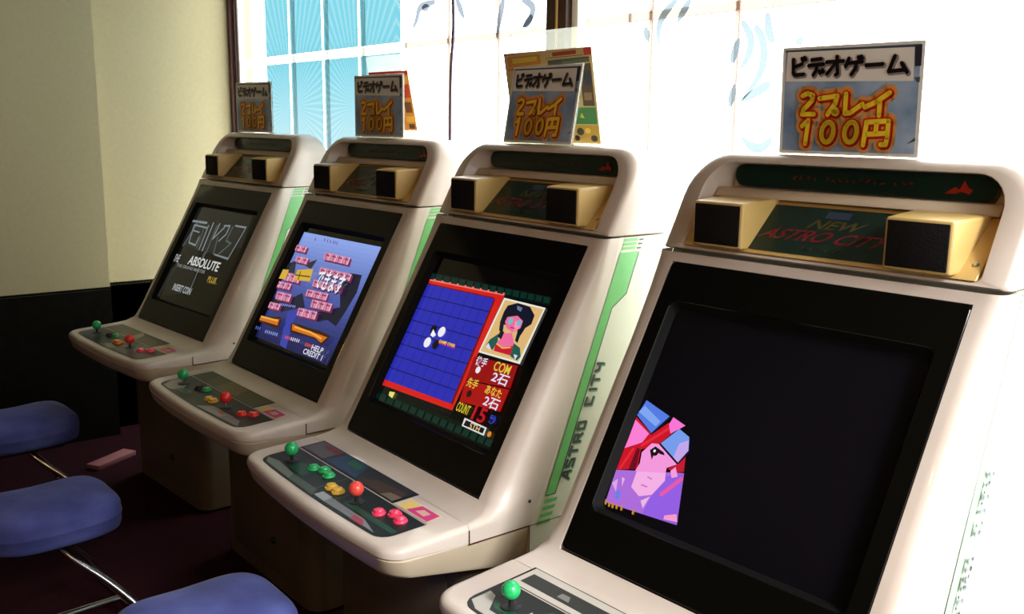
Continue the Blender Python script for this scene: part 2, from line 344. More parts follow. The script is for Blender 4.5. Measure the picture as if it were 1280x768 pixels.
  ('p', (235, 225, 110), [(-0.209, -0.1747), (-0.184, -0.1711), (-0.185, -0.1886), (-0.206, -0.185)]),
]
SCREEN_BLOCKS = [
  ('p', (26, 27, 25), [(-0.33, 0.218), (0.213, 0.2113), (0.239, 0.0764), (-0.453, -0.0023), (-0.396, 0.0948)]),
  ('p', (18, 18, 17), [(-0.371, 0.0792), (-0.08, 0.0147), (0.01, -0.1492), (-0.338, -0.2056)]),
  ('p', (42, 42, 37), [(-0.252, -0.0668), (-0.215, -0.0668), (-0.242, -0.2043), (-0.288, -0.207)]),
  ('p', (30, 32, 32), [(-0.283, 0.1504), (0.195, 0.1607), (0.176, 0.0241), (-0.263, 0.0366)]),
  ('s', (126, 135, 138), 0.01, [(-0.291, 0.149), (-0.131, 0.1512)]),
  ('s', (80, 89, 89), 0.01, [(-0.208, 0.1481), (-0.243, 0.0353)]),
  ('s', (80, 89, 89), 0.00625, [(-0.267, 0.1342), (-0.286, 0.1011)]),
  ('s', (126, 135, 138), 0.0075, [(-0.112, 0.1306), (-0.229, 0.1329), (-0.205, 0.0528), (-0.137, 0.0469), (-0.139, 0.085)]),
  ('s', (126, 135, 138), 0.00625, [(-0.158, 0.1056), (-0.222, 0.1078)]),
  ('s', (80, 89, 89), 0.00625, [(-0.133, 0.1248), (-0.115, 0.0366)]),
  ('s', (126, 135, 138), 0.0075, [(-0.104, 0.1409), (-0.09, 0.0344)]),
  ('s', (126, 135, 138), 0.00875, [(-0.073, 0.1562), (-0.059, 0.0322)]),
  ('s', (80, 89, 89), 0.0075, [(-0.034, 0.1468), (-0.018, 0.0263)]),
  ('s', (126, 135, 138), 0.0075, [(-0.018, 0.1571), (-0.017, 0.0895), (0.034, 0.1454)]),
  ('s', (80, 89, 89), 0.0075, [(0.017, 0.102), (0.045, 0.0294), (0.179, 0.0205)]),
  ('s', (126, 135, 138), 0.0075, [(0.027, 0.1526), (0.072, 0.1571), (0.074, 0.1204), (0.04, 0.0859)]),
  ('s', (80, 89, 89), 0.0075, [(0.098, 0.1557), (0.098, 0.0931), (0.144, 0.0859), (0.087, 0.0344)]),
  ('s', (126, 135, 138), 0.0075, [(0.203, 0.1615), (0.117, 0.1615)]),
  ('s', (126, 135, 138), 0.00625, [(0.202, 0.1535), (0.176, 0.0241)]),
  ('s', (126, 135, 138), 0.00625, [(0.176, 0.0241), (0.061, 0.0272)]),
  ('s', (69, 75, 75), 0.02, [(-0.026, 0.0205), (-0.027, -0.0046)]),
  ('s', (103, 109, 109), 0.00625, [(-0.02, -0.0207), (-0.006, -0.1286)]),
  ('t', (205, 208, 205), 'ABSOLUTE', (0.004, -0.0184), 0.27, 0.04),
  ('t', (170, 172, 170), 'THE', (-0.243, -0.0243), 0.05, 0.034),
  ('t', (130, 132, 130), 'THE GRAND MASTER', (-0.085, -0.0521), 0.265, 0.014),
  ('t', (180, 150, 60), 'PLUS', (0.129, -0.0735), 0.07, 0.024),
  ('s', (110, 95, 30), 0.003, [(0.101, -0.0896), (0.181, -0.0852)]),
  ('t', (165, 172, 172), 'INSERT COIN', (-0.075, -0.1438), 0.165, 0.03),
]
SCREEN_CITY = [
  ('p', (40, 42, 60), [(-0.088, 0.1145), (-0.1, 0.0778), (-0.165, 0.085)]),
  ('p', (40, 42, 60), [(-0.289, 0.0769), (-0.219, 0.0939), (-0.191, 0.0461), (-0.288, 0.0322)]),
  ('p', (24, 26, 46), [(0.104, 0.0653), (0.144, 0.0962), (0.212, 0.0989), (0.227, 0.0411), (0.211, -0.0323), (0.197, -0.078), (0.136, -0.0677), (0.071, -0.086), (0.061, -0.0516), (0.173, -0.0176)]),
  ('p', (28, 30, 56), [(-0.258, -0.0507), (-0.17, -0.0449), (-0.123, -0.0287), (-0.083, -0.0082), (-0.029, -0.0521), (-0.159, -0.0896), (-0.261, -0.0991)]),
  ('p', (56, 66, 170), [(-0.12, -0.0829), (-0.049, -0.0624), (-0.058, -0.1174), (-0.027, -0.1998), (-0.076, -0.1953)]),
  ('p', (112, 40, 84), [(-0.254, 0.1459), (-0.213, 0.1454), (-0.21, 0.1212), (-0.251, 0.1226)]),
  ('p', (216, 140, 172), [(-0.266, 0.149), (-0.227, 0.149), (-0.227, 0.1271), (-0.266, 0.1284)]),
  ('s', (150, 40, 84), 0.0045, [(-0.255, 0.1401), (-0.233, 0.1387)]),
  ('s', (150, 40, 84), 0.0045, [(-0.25, 0.1459), (-0.251, 0.1306)]),
  ('s', (238, 206, 222), 0.004, [(-0.232, 0.1454), (-0.232, 0.1298)]),
  ('p', (112, 40, 84), [(-0.213, 0.1459), (-0.173, 0.1454), (-0.17, 0.1212), (-0.21, 0.1226)]),
  ('p', (216, 140, 172), [(-0.225, 0.149), (-0.186, 0.1481), (-0.187, 0.1271), (-0.225, 0.1284)]),
  ('s', (150, 40, 84), 0.0045, [(-0.214, 0.1401), (-0.193, 0.1387)]),
  ('s', (150, 40, 84), 0.0045, [(-0.204, 0.1468), (-0.205, 0.132)]),
  ('s', (238, 206, 222), 0.004, [(-0.191, 0.1454), (-0.192, 0.1298)]),
  ('p', (112, 40, 84), [(-0.215, 0.1078), (-0.172, 0.1078), (-0.168, 0.0823), (-0.211, 0.0828)]),
  ('p', (216, 140, 172), [(-0.227, 0.1109), (-0.185, 0.1101), (-0.185, 0.0881), (-0.225, 0.0895)]),
  ('s', (150, 40, 84), 0.0045, [(-0.216, 0.102), (-0.192, 0.1011)]),
  ('s', (150, 40, 84), 0.0045, [(-0.211, 0.1078), (-0.211, 0.0917)]),
  ('s', (238, 206, 222), 0.004, [(-0.19, 0.1078), (-0.19, 0.0903)]),
  ('p', (112, 40, 84), [(-0.172, 0.1078), (-0.13, 0.1078), (-0.126, 0.0828), (-0.168, 0.0836)]),
  ('p', (216, 140, 172), [(-0.184, 0.1114), (-0.143, 0.1109), (-0.142, 0.0881), (-0.182, 0.0895)]),
  ('s', (150, 40, 84), 0.0045, [(-0.173, 0.102), (-0.149, 0.1011)]),
  ('s', (150, 40, 84), 0.0045, [(-0.163, 0.1078), (-0.163, 0.0926)]),
  ('s', (238, 206, 222), 0.004, [(-0.148, 0.1078), (-0.147, 0.0903)]),
  ('p', (112, 40, 84), [(-0.044, 0.1423), (-0.002, 0.1423), (0.005, 0.1137), (-0.037, 0.1137)]),
  ('p', (216, 140, 172), [(-0.055, 0.1454), (-0.014, 0.1445), (-0.011, 0.119), (-0.051, 0.1204)]),
  ('s', (150, 40, 84), 0.0045, [(-0.045, 0.1365), (-0.021, 0.1356)]),
  ('s', (150, 40, 84), 0.0045, [(-0.041, 0.1423), (-0.037, 0.1226)]),
  ('s', (238, 206, 222), 0.004, [(-0.019, 0.1423), (-0.015, 0.1217)]),
  ('p', (112, 40, 84), [(-0.002, 0.1423), (0.039, 0.1423), (0.046, 0.1137), (0.005, 0.1145)]),
  ('p', (216, 140, 172), [(-0.013, 0.1454), (0.027, 0.1445), (0.031, 0.119), (-0.008, 0.1204)]),
  ('s', (150, 40, 84), 0.0045, [(-0.003, 0.1365), (0.021, 0.1356)]),
  ('s', (150, 40, 84), 0.0045, [(0.006, 0.1423), (0.01, 0.1226)]),
  ('s', (238, 206, 222), 0.004, [(0.023, 0.1423), (0.026, 0.1217)]),
  ('p', (112, 40, 84), [(0.04, 0.1423), (0.08, 0.1423), (0.087, 0.1137), (0.046, 0.1145)]),
  ('p', (216, 140, 172), [(0.029, 0.1445), (0.068, 0.1445), (0.072, 0.119), (0.033, 0.1204)]),
  ('s', (150, 40, 84), 0.0045, [(0.039, 0.1365), (0.062, 0.1356)]),
  ('s', (150, 40, 84), 0.0045, [(0.043, 0.1409), (0.046, 0.1226)]),
  ('s', (238, 206, 222), 0.004, [(0.064, 0.1423), (0.067, 0.1217)]),
  ('p', (112, 40, 84), [(0.08, 0.1423), (0.12, 0.1409), (0.127, 0.1137), (0.087, 0.1145)]),
  ('p', (216, 140, 172), [(0.07, 0.1445), (0.108, 0.1445), (0.112, 0.119), (0.074, 0.1204)]),
  ('s', (150, 40, 84), 0.0045, [(0.079, 0.1365), (0.102, 0.1356)]),
  ('s', (150, 40, 84), 0.0045, [(0.088, 0.1423), (0.092, 0.1226)]),
  ('s', (238, 206, 222), 0.004, [(0.104, 0.1423), (0.107, 0.1217)]),
  ('p', (112, 40, 84), [(-0.029, 0.0881), (0.012, 0.0886), (0.018, 0.0617), (-0.023, 0.0617)]),
  ('p', (216, 140, 172), [(-0.04, 0.0917), (0.0, 0.0917), (0.003, 0.0675), (-0.037, 0.0675)]),
  ('s', (150, 40, 84), 0.0045, [(-0.03, 0.0828), (-0.006, 0.0823)]),
  ('s', (150, 40, 84), 0.0045, [(-0.026, 0.0881), (-0.024, 0.0697)]),
  ('s', (238, 206, 222), 0.004, [(-0.004, 0.0886), (-0.002, 0.0697)]),
  ('p', (112, 40, 84), [(0.013, 0.0886), (0.053, 0.0895), (0.059, 0.063), (0.018, 0.063)]),
  ('p', (216, 140, 172), [(0.002, 0.0917), (0.041, 0.0917), (0.044, 0.0675), (0.005, 0.0684)]),
  ('s', (150, 40, 84), 0.0045, [(0.012, 0.0836), (0.035, 0.0828)]),
  ('s', (150, 40, 84), 0.0045, [(0.021, 0.0895), (0.023, 0.0711)]),
  ('s', (238, 206, 222), 0.004, [(0.037, 0.0895), (0.039, 0.0697)]),
  ('p', (112, 40, 84), [(0.054, 0.0895), (0.094, 0.0895), (0.099, 0.063), (0.059, 0.063)]),
  ('p', (216, 140, 172), [(0.043, 0.0917), (0.082, 0.0926), (0.085, 0.0689), (0.046, 0.0689)]),
  ('s', (150, 40, 84), 0.0045, [(0.053, 0.0836), (0.076, 0.0836)]),
  ('s', (150, 40, 84), 0.0045, [(0.057, 0.0895), (0.059, 0.0711)]),
  ('s', (238, 206, 222), 0.004, [(0.078, 0.0895), (0.08, 0.0711)]),
  ('p', (112, 40, 84), [(0.094, 0.0895), (0.133, 0.0895), (0.139, 0.0639), (0.099, 0.0639)]),
  ('p', (216, 140, 172), [(0.084, 0.0926), (0.122, 0.0926), (0.124, 0.0689), (0.087, 0.0697)]),
  ('s', (150, 40, 84), 0.0045, [(0.093, 0.0845), (0.116, 0.0836)]),
  ('s', (150, 40, 84), 0.0045, [(0.102, 0.0895), (0.104, 0.0725)]),
  ('s', (238, 206, 222), 0.004, [(0.117, 0.0895), (0.12, 0.0711)]),
  ('p', (112, 40, 84), [(0.134, 0.0895), (0.172, 0.0903), (0.177, 0.0644), (0.139, 0.0644)]),
  ('p', (216, 140, 172), [(0.123, 0.0931), (0.161, 0.0931), (0.163, 0.0697), (0.126, 0.0697)]),
  ('s', (150, 40, 84), 0.0045, [(0.133, 0.085), (0.155, 0.0836)]),
  ('s', (150, 40, 84), 0.0045, [(0.136, 0.0895), (0.139, 0.0725)]),
  ('s', (238, 206, 222), 0.004, [(0.157, 0.0903), (0.159, 0.072)]),
  ('p', (112, 40, 84), [(-0.269, 0.0044), (-0.231, 0.0044), (-0.226, -0.0207), (-0.264, -0.0198)]),
  ('p', (216, 140, 172), [(-0.281, 0.008), (-0.244, 0.008), (-0.243, -0.0153), (-0.279, -0.014)]),
  ('s', (150, 40, 84), 0.0045, [(-0.27, -0.0015), (-0.251, -0.0023)]),
  ('s', (150, 40, 84), 0.0045, [(-0.265, 0.0044), (-0.265, -0.0117)]),
  ('s', (238, 206, 222), 0.004, [(-0.249, 0.0044), (-0.249, -0.0126)]),
  ('p', (112, 40, 84), [(-0.231, 0.0057), (-0.193, 0.0057), (-0.189, -0.0198), (-0.227, -0.0184)]),
  ('p', (216, 140, 172), [(-0.243, 0.0088), (-0.207, 0.0088), (-0.206, -0.014), (-0.241, -0.0131)]),
  ('s', (150, 40, 84), 0.0045, [(-0.232, -0.0001), (-0.213, -0.0015)]),
  ('s', (150, 40, 84), 0.0045, [(-0.222, 0.0066), (-0.221, -0.0095)]),
  ('s', (238, 206, 222), 0.004, [(-0.212, 0.0057), (-0.211, -0.0117)]),
  ('p', (112, 40, 84), [(-0.193, 0.0066), (-0.157, 0.0066), (-0.152, -0.0184), (-0.189, -0.0176)]),
  ('p', (216, 140, 172), [(-0.205, 0.0102), (-0.17, 0.0102), (-0.169, -0.0126), (-0.204, -0.0117)]),
  ('s', (150, 40, 84), 0.0045, [(-0.194, 0.0013), (-0.176, -0.0001)]),
  ('s', (150, 40, 84), 0.0045, [(-0.19, 0.0066), (-0.189, -0.009)]),
  ('s', (238, 206, 222), 0.004, [(-0.175, 0.0066), (-0.174, -0.0104)]),
  ('p', (112, 40, 84), [(-0.227, -0.031), (-0.177, -0.0287), (-0.167, -0.0588), (-0.218, -0.061)]),
  ('p', (216, 140, 172), [(-0.239, -0.0279), (-0.19, -0.0256), (-0.184, -0.0543), (-0.233, -0.0552)]),
  ('s', (150, 40, 84), 0.0045, [(-0.228, -0.0368), (-0.197, -0.0359)]),
  ('s', (150, 40, 84), 0.0045, [(-0.224, -0.031), (-0.218, -0.0521)]),
  ('s', (238, 206, 222), 0.004, [(-0.195, -0.0287), (-0.189, -0.0516)]),
  ('p', (112, 40, 84), [(-0.176, -0.0287), (-0.127, -0.0265), (-0.117, -0.0565), (-0.167, -0.0588)]),
  ('p', (216, 140, 172), [(-0.188, -0.0265), (-0.139, -0.0243), (-0.134, -0.0516), (-0.181, -0.0529)]),
  ('s', (150, 40, 84), 0.0045, [(-0.177, -0.0346), (-0.146, -0.0337)]),
  ('s', (150, 40, 84), 0.0045, [(-0.167, -0.0287), (-0.162, -0.0493)]),
  ('s', (238, 206, 222), 0.004, [(-0.144, -0.0274), (-0.139, -0.0493)]),
  ('p', (112, 40, 84), [(-0.243, -0.0726), (-0.203, -0.0713), (-0.199, -0.0968), (-0.239, -0.0977)]),
  ('p', (216, 140, 172), [(-0.255, -0.0704), (-0.217, -0.0691), (-0.216, -0.0919), (-0.254, -0.0919)]),
  ('s', (150, 40, 84), 0.0045, [(-0.244, -0.0785), (-0.223, -0.0793)]),
  ('s', (150, 40, 84), 0.0045, [(-0.24, -0.0735), (-0.239, -0.0888)]),
  ('s', (238, 206, 222), 0.004, [(-0.222, -0.0726), (-0.221, -0.0896)]),
  ('p', (112, 40, 84), [(-0.203, -0.0713), (-0.164, -0.0699), (-0.159, -0.0946), (-0.199, -0.0955)]),
  ('p', (216, 140, 172), [(-0.215, -0.0682), (-0.177, -0.0677), (-0.176, -0.0896), (-0.214, -0.0896)]),
  ('s', (150, 40, 84), 0.0045, [(-0.204, -0.0771), (-0.183, -0.0771)]),
  ('s', (150, 40, 84), 0.0045, [(-0.194, -0.0704), (-0.194, -0.086)]),
  ('s', (238, 206, 222), 0.004, [(-0.182, -0.0704), (-0.181, -0.0874)]),
  ('p', (112, 40, 84), [(-0.043, 0.0057), (0.004, 0.008), (0.01, -0.0198), (-0.037, -0.0207)]),
  ('p', (216, 140, 172), [(-0.054, 0.008), (-0.008, 0.0102), (-0.006, -0.014), (-0.05, -0.0153)]),
  ('s', (150, 40, 84), 0.0045, [(-0.044, -0.0001), (-0.014, 0.0008)]),
  ('s', (150, 40, 84), 0.0045, [(-0.04, 0.0052), (-0.037, -0.0126)]),
  ('s', (238, 206, 222), 0.004, [(-0.013, 0.0066), (-0.01, -0.0117)]),
  ('p', (112, 40, 84), [(0.005, 0.0066), (0.05, 0.0088), (0.056, -0.0176), (0.01, -0.0193)]),
  ('p', (216, 140, 172), [(-0.006, 0.0093), (0.038, 0.0111), (0.041, -0.0126), (-0.003, -0.014)]),
  ('s', (150, 40, 84), 0.0045, [(0.004, 0.0013), (0.032, 0.0021)]),
  ('s', (150, 40, 84), 0.0045, [(0.013, 0.0071), (0.015, -0.0104)]),
  ('s', (238, 206, 222), 0.004, [(0.034, 0.008), (0.036, -0.0104)]),
  ('p', (112, 40, 84), [(0.051, 0.008), (0.095, 0.0102), (0.101, -0.0162), (0.056, -0.0176)]),
  ('p', (216, 140, 172), [(0.04, 0.0111), (0.084, 0.0124), (0.086, -0.0117), (0.043, -0.0126)]),
  ('s', (150, 40, 84), 0.0045, [(0.05, 0.003), (0.078, 0.0035)]),
  ('s', (150, 40, 84), 0.0045, [(0.054, 0.008), (0.056, -0.0095)]),
  ('s', (238, 206, 222), 0.004, [(0.079, 0.0102), (0.082, -0.0095)]),
  ('p', (112, 40, 84), [(0.017, -0.0229), (0.06, -0.0207), (0.068, -0.0493), (0.025, -0.0507)]),
  ('p', (216, 140, 172), [(0.006, -0.0198), (0.048, -0.0184), (0.053, -0.0449), (0.012, -0.0462)]),
  ('s', (150, 40, 84), 0.0045, [(0.016, -0.0279), (0.042, -0.0279)]),
  ('s', (150, 40, 84), 0.0045, [(0.02, -0.0229), (0.025, -0.0426)]),
  ('s', (238, 206, 222), 0.004, [(0.044, -0.0207), (0.048, -0.0426)]),
  ('p', (112, 40, 84), [(0.06, -0.0207), (0.102, -0.0198), (0.11, -0.0471), (0.068, -0.0493)]),
  ('p', (216, 140, 172), [(0.05, -0.0184), (0.091, -0.0162), (0.095, -0.0426), (0.055, -0.044)]),
  ('s', (150, 40, 84), 0.0045, [(0.06, -0.0265), (0.085, -0.0256)]),
  ('s', (150, 40, 84), 0.0045, [(0.068, -0.0207), (0.073, -0.0404)]),
  ('s', (238, 206, 222), 0.004, [(0.087, -0.0198), (0.091, -0.0404)]),
  ('p', (112, 40, 84), [(0.103, -0.0198), (0.144, -0.0176), (0.152, -0.0462), (0.11, -0.0471)]),
  ('p', (216, 140, 172), [(0.093, -0.0171), (0.133, -0.0153), (0.137, -0.0413), (0.098, -0.0426)]),
  ('s', (150, 40, 84), 0.0045, [(0.102, -0.0243), (0.127, -0.0243)]),
  ('s', (150, 40, 84), 0.0045, [(0.106, -0.0198), (0.11, -0.039)]),
  ('s', (238, 206, 222), 0.004, [(0.128, -0.0184), (0.133, -0.039)]),
  ('p', (112, 40, 84), [(-0.041, -0.0624), (0.001, -0.0601), (0.009, -0.0896), (-0.033, -0.091)]),
  ('p', (216, 140, 172), [(-0.052, -0.0596), (-0.011, -0.0574), (-0.006, -0.0843), (-0.046, -0.0852)]),
  ('s', (150, 40, 84), 0.0045, [(-0.042, -0.0677), (-0.017, -0.0668)]),
  ('s', (150, 40, 84), 0.0045, [(-0.038, -0.0624), (-0.033, -0.0829)]),
  ('s', (238, 206, 222), 0.004, [(-0.016, -0.061), (-0.011, -0.0829)]),
  ('p', (112, 40, 84), [(0.001, -0.0601), (0.042, -0.0588), (0.05, -0.0874), (0.009, -0.0888)]),
  ('p', (216, 140, 172), [(-0.01, -0.0574), (0.03, -0.0565), (0.035, -0.0829), (-0.004, -0.0829)]),
  ('s', (150, 40, 84), 0.0045, [(0.0, -0.0655), (0.024, -0.0655)]),
  ('s', (150, 40, 84), 0.0045, [(0.009, -0.0596), (0.014, -0.0793)]),
  ('s', (238, 206, 222), 0.004, [(0.026, -0.0588), (0.03, -0.0807)]),
  ('p', (112, 40, 84), [(0.042, -0.0588), (0.082, -0.0565), (0.09, -0.0852), (0.05, -0.0865)]),
  ('p', (216, 140, 172), [(0.032, -0.0552), (0.07, -0.0543), (0.075, -0.0807), (0.037, -0.0816)]),
  ('s', (150, 40, 84), 0.0045, [(0.041, -0.0632), (0.065, -0.0632)]),
  ('s', (150, 40, 84), 0.0045, [(0.045, -0.0588), (0.05, -0.0785)]),
  ('s', (238, 206, 222), 0.004, [(0.066, -0.0574), (0.071, -0.0785)]),
  ('p', (112, 40, 84), [(-0.025, 0.0425), (0.021, 0.0433), (0.028, 0.0169), (-0.019, 0.016)]),
  ('p', (216, 140, 172), [(-0.036, 0.0447), (0.009, 0.0469), (0.012, 0.0219), (-0.032, 0.0214)]),
  ('s', (150, 40, 84), 0.0045, [(-0.026, 0.0366), (0.003, 0.0375)]),
  ('s', (150, 40, 84), 0.0045, [(-0.022, 0.042), (-0.019, 0.0241)]),
  ('s', (238, 206, 222), 0.004, [(0.005, 0.0433), (0.007, 0.0241)]),
  ('p', (112, 40, 84), [(0.022, 0.0433), (0.067, 0.0447), (0.073, 0.0183), (0.028, 0.0169)]),
  ('p', (216, 140, 172), [(0.011, 0.0461), (0.056, 0.0469), (0.058, 0.0227), (0.015, 0.0227)]),
  ('s', (150, 40, 84), 0.0045, [(0.021, 0.0375), (0.05, 0.038)]),
  ('s', (150, 40, 84), 0.0045, [(0.03, 0.0433), (0.033, 0.0263)]),
  ('s', (238, 206, 222), 0.004, [(0.051, 0.0447), (0.054, 0.025)]),
  ('p', (112, 40, 84), [(0.068, 0.0438), (0.112, 0.0456), (0.118, 0.0191), (0.073, 0.0183)]),
  ('p', (216, 140, 172), [(0.058, 0.0469), (0.101, 0.0483), (0.103, 0.0241), (0.061, 0.0241)]),
  ('s', (150, 40, 84), 0.0045, [(0.067, 0.0389), (0.095, 0.0389)]),
  ('s', (150, 40, 84), 0.0045, [(0.071, 0.0433), (0.073, 0.0263)]),
  ('s', (238, 206, 222), 0.004, [(0.096, 0.0456), (0.099, 0.0263)]),
  ('p', (112, 40, 84), [(0.113, 0.0447), (0.156, 0.0461), (0.162, 0.0205), (0.118, 0.0191)]),
  ('p', (216, 140, 172), [(0.103, 0.0478), (0.145, 0.0492), (0.147, 0.025), (0.106, 0.025)]),
  ('s', (150, 40, 84), 0.0045, [(0.112, 0.0397), (0.139, 0.0402)]),
  ('s', (150, 40, 84), 0.0045, [(0.121, 0.0456), (0.123, 0.0286)]),
  ('s', (238, 206, 222), 0.004, [(0.141, 0.0461), (0.143, 0.0277)]),
  ('p', (112, 40, 84), [(-0.223, 0.0411), (-0.186, 0.0402), (-0.177, 0.0102), (-0.214, 0.0102)]),
  ('p', (216, 140, 172), [(-0.235, 0.0433), (-0.199, 0.0433), (-0.194, 0.0147), (-0.229, 0.016)]),
  ('s', (150, 40, 84), 0.0045, [(-0.224, 0.0353), (-0.206, 0.033)]),
  ('s', (150, 40, 84), 0.0045, [(-0.22, 0.0402), (-0.214, 0.0191)]),
  ('s', (238, 206, 222), 0.004, [(-0.204, 0.0402), (-0.199, 0.0169)]),
  ('p', (112, 40, 84), [(-0.186, 0.0411), (-0.149, 0.0411), (-0.14, 0.0102), (-0.177, 0.0116)]),
  ('p', (216, 140, 172), [(-0.198, 0.0447), (-0.162, 0.0438), (-0.157, 0.016), (-0.191, 0.0169)]),
  ('s', (150, 40, 84), 0.0045, [(-0.187, 0.0358), (-0.169, 0.0344)]),
  ('s', (150, 40, 84), 0.0045, [(-0.177, 0.0425), (-0.172, 0.0205)]),
  ('s', (238, 206, 222), 0.004, [(-0.167, 0.0411), (-0.162, 0.0183)]),
  ('p', (112, 40, 84), [(-0.149, 0.0425), (-0.113, 0.0425), (-0.104, 0.0116), (-0.141, 0.0124)]),
  ('p', (216, 140, 172), [(-0.161, 0.0456), (-0.126, 0.0447), (-0.121, 0.0169), (-0.155, 0.0183)]),
  ('s', (150, 40, 84), 0.0045, [(-0.15, 0.0366), (-0.133, 0.0353)]),
  ('s', (150, 40, 84), 0.0045, [(-0.146, 0.0425), (-0.141, 0.0205)]),
  ('s', (238, 206, 222), 0.004, [(-0.131, 0.0411), (-0.126, 0.0191)]),
  ('p', (216, 176, 60), [(-0.167, 0.0608), (-0.069, 0.0778), (-0.055, 0.0344), (-0.156, 0.0241)]),
  ('p', (216, 176, 60), [(-0.288, 0.0505), (-0.221, 0.0536), (-0.216, 0.0191), (-0.271, 0.0147)]),
  ('s', (110, 80, 20), 0.006, [(-0.141, 0.0572), (-0.132, 0.0308)]),
  ('s', (110, 80, 20), 0.005, [(-0.165, 0.0425), (-0.068, 0.0492)]),
  ('t', (40, 44, 80), 'できます', (0.074, 0.0478), 0.175, 0.07),
  ('t', (238, 240, 246), 'できます', (0.066, 0.0505), 0.17, 0.066),
  ('p', (60, 28, 10), [(-0.293, -0.1241), (-0.221, -0.1233), (-0.134, -0.108), (-0.113, -0.1233), (-0.131, -0.1528), (-0.182, -0.1469), (-0.277, -0.1492)]),
  ('p', (60, 28, 10), [(-0.052, -0.1161), (0.01, -0.1116), (0.072, -0.1116), (0.144, -0.1089), (0.208, -0.1138), (0.186, -0.1505), (0.142, -0.138), (0.061, -0.1389), (-0.032, -0.1461)]),
  ('p', (214, 112, 26), [(-0.281, -0.1277), (-0.202, -0.1264), (-0.134, -0.1174), (-0.128, -0.1389), (-0.189, -0.1402), (-0.267, -0.1425)]),
  ('p', (214, 112, 26), [(-0.04, -0.1174), (0.06, -0.121), (0.146, -0.1197), (0.194, -0.1205), (0.173, -0.1425), (0.126, -0.1336), (-0.026, -0.1367)]),
  ('s', (240, 180, 70), 0.006, [(-0.264, -0.1291), (-0.142, -0.1241)]),
  ('s', (240, 180, 70), 0.006, [(-0.016, -0.1241), (0.089, -0.1228), (0.163, -0.13)]),
  ('s', (90, 110, 210), 0.0055, [(-0.288, -0.168), (-0.286, -0.1747)]),
  ('s', (90, 110, 210), 0.0055, [(-0.274, -0.1675), (-0.272, -0.1747)]),
  ('s', (90, 110, 210), 0.0055, [(-0.259, -0.1667), (-0.258, -0.1734)]),
  ('s', (90, 110, 210), 0.0055, [(-0.245, -0.1667), (-0.244, -0.1734)]),
  ('s', (90, 110, 210), 0.0055, [(-0.231, -0.1658), (-0.23, -0.1725)]),
  ('s', (150, 170, 240), 0.0055, [(-0.185, -0.168), (-0.183, -0.1747)]),
  ('s', (150, 170, 240), 0.0055, [(-0.171, -0.1675), (-0.17, -0.1734)]),
  ('s', (150, 170, 240), 0.0055, [(-0.158, -0.1667), (-0.156, -0.1734)]),
  ('s', (150, 170, 240), 0.0055, [(-0.144, -0.1667), (-0.143, -0.1725)]),
  ('s', (150, 170, 240), 0.0055, [(-0.131, -0.1653), (-0.129, -0.1725)]),
  ('s', (150, 170, 240), 0.0055, [(-0.118, -0.1653), (-0.116, -0.1711)]),
  ('s', (150, 170, 240), 0.0055, [(-0.105, -0.1644), (-0.103, -0.1711)]),
  ('s', (235, 80, 50), 0.0055, [(-0.044, -0.1622), (-0.042, -0.1689)]),
  ('s', (235, 80, 50), 0.0055, [(-0.031, -0.1617), (-0.03, -0.168)]),
  ('s', (235, 80, 50), 0.0055, [(-0.018, -0.1608), (-0.017, -0.1675)]),
  ('s', (225, 225, 235), 0.0055, [(-0.005, -0.1608), (-0.003, -0.1667)]),
  ('s', (225, 225, 235), 0.0055, [(0.008, -0.16), (0.009, -0.1667)]),
  ('s', (225, 225, 235), 0.0055, [(0.02, -0.1595), (0.022, -0.1653)]),
  ('s', (225, 225, 235), 0.0055, [(0.033, -0.1586), (0.034, -0.1653)]),
  ('s', (225, 225, 235), 0.0055, [(0.045, -0.1586), (0.046, -0.1644)]),
  ('s', (235, 90, 50), 0.0055, [(0.095, -0.1608), (0.096, -0.1675)]),
  ('s', (235, 90, 50), 0.0055, [(0.107, -0.1608), (0.108, -0.1667)]),
  ('s', (235, 90, 50), 0.0055, [(0.119, -0.16), (0.12, -0.1667)]),
  ('s', (235, 90, 50), 0.0055, [(0.131, -0.16), (0.132, -0.1658)]),
  ('t', (225, 225, 235), 'HELP', (0.171, -0.1644), 0.07, 0.018),
  ('t', (225, 225, 235), 'CREDIT 1', (0.159, -0.185), 0.12, 0.018),
  ('s', (90, 80, 150), 0.0055, [(-0.14, 0.1821), (-0.138, 0.1754)]),
  ('s', (110, 70, 150), 0.0055, [(-0.079, 0.1871), (-0.077, 0.1799)]),
  ('s', (110, 70, 150), 0.0055, [(-0.058, 0.1857), (-0.057, 0.179)]),
  ('s', (110, 70, 150), 0.0055, [(-0.038, 0.1848), (-0.037, 0.1781)]),
  ('s', (90, 90, 160), 0.0055, [(-0.019, 0.1857), (-0.018, 0.179)]),
  ('s', (90, 90, 160), 0.0055, [(-0.007, 0.1848), (-0.005, 0.179)]),
  ('s', (90, 90, 160), 0.0055, [(0.006, 0.1848), (0.008, 0.1777)]),
  ('s', (150, 160, 240), 0.0055, [(-0.172, -0.0668), (-0.173, -0.0704)]),
  ('s', (150, 160, 240), 0.0055, [(-0.159, -0.0655), (-0.16, -0.0699)]),
  ('s', (150, 160, 240), 0.0055, [(-0.147, -0.0646), (-0.148, -0.0691)]),
  ('s', (150, 160, 240), 0.0055, [(-0.134, -0.0632), (-0.135, -0.0677)]),
  ('s', (150, 160, 240), 0.0055, [(-0.121, -0.0632), (-0.122, -0.0668)]),
  ('s', (150, 160, 240), 0.0055, [(-0.109, -0.0619), (-0.109, -0.0655)]),
  ('s', (150, 160, 240), 0.0055, [(-0.096, -0.061), (-0.097, -0.0646)]),
  ('s', (150, 160, 240), 0.0055, [(-0.084, -0.0596), (-0.084, -0.0632)]),
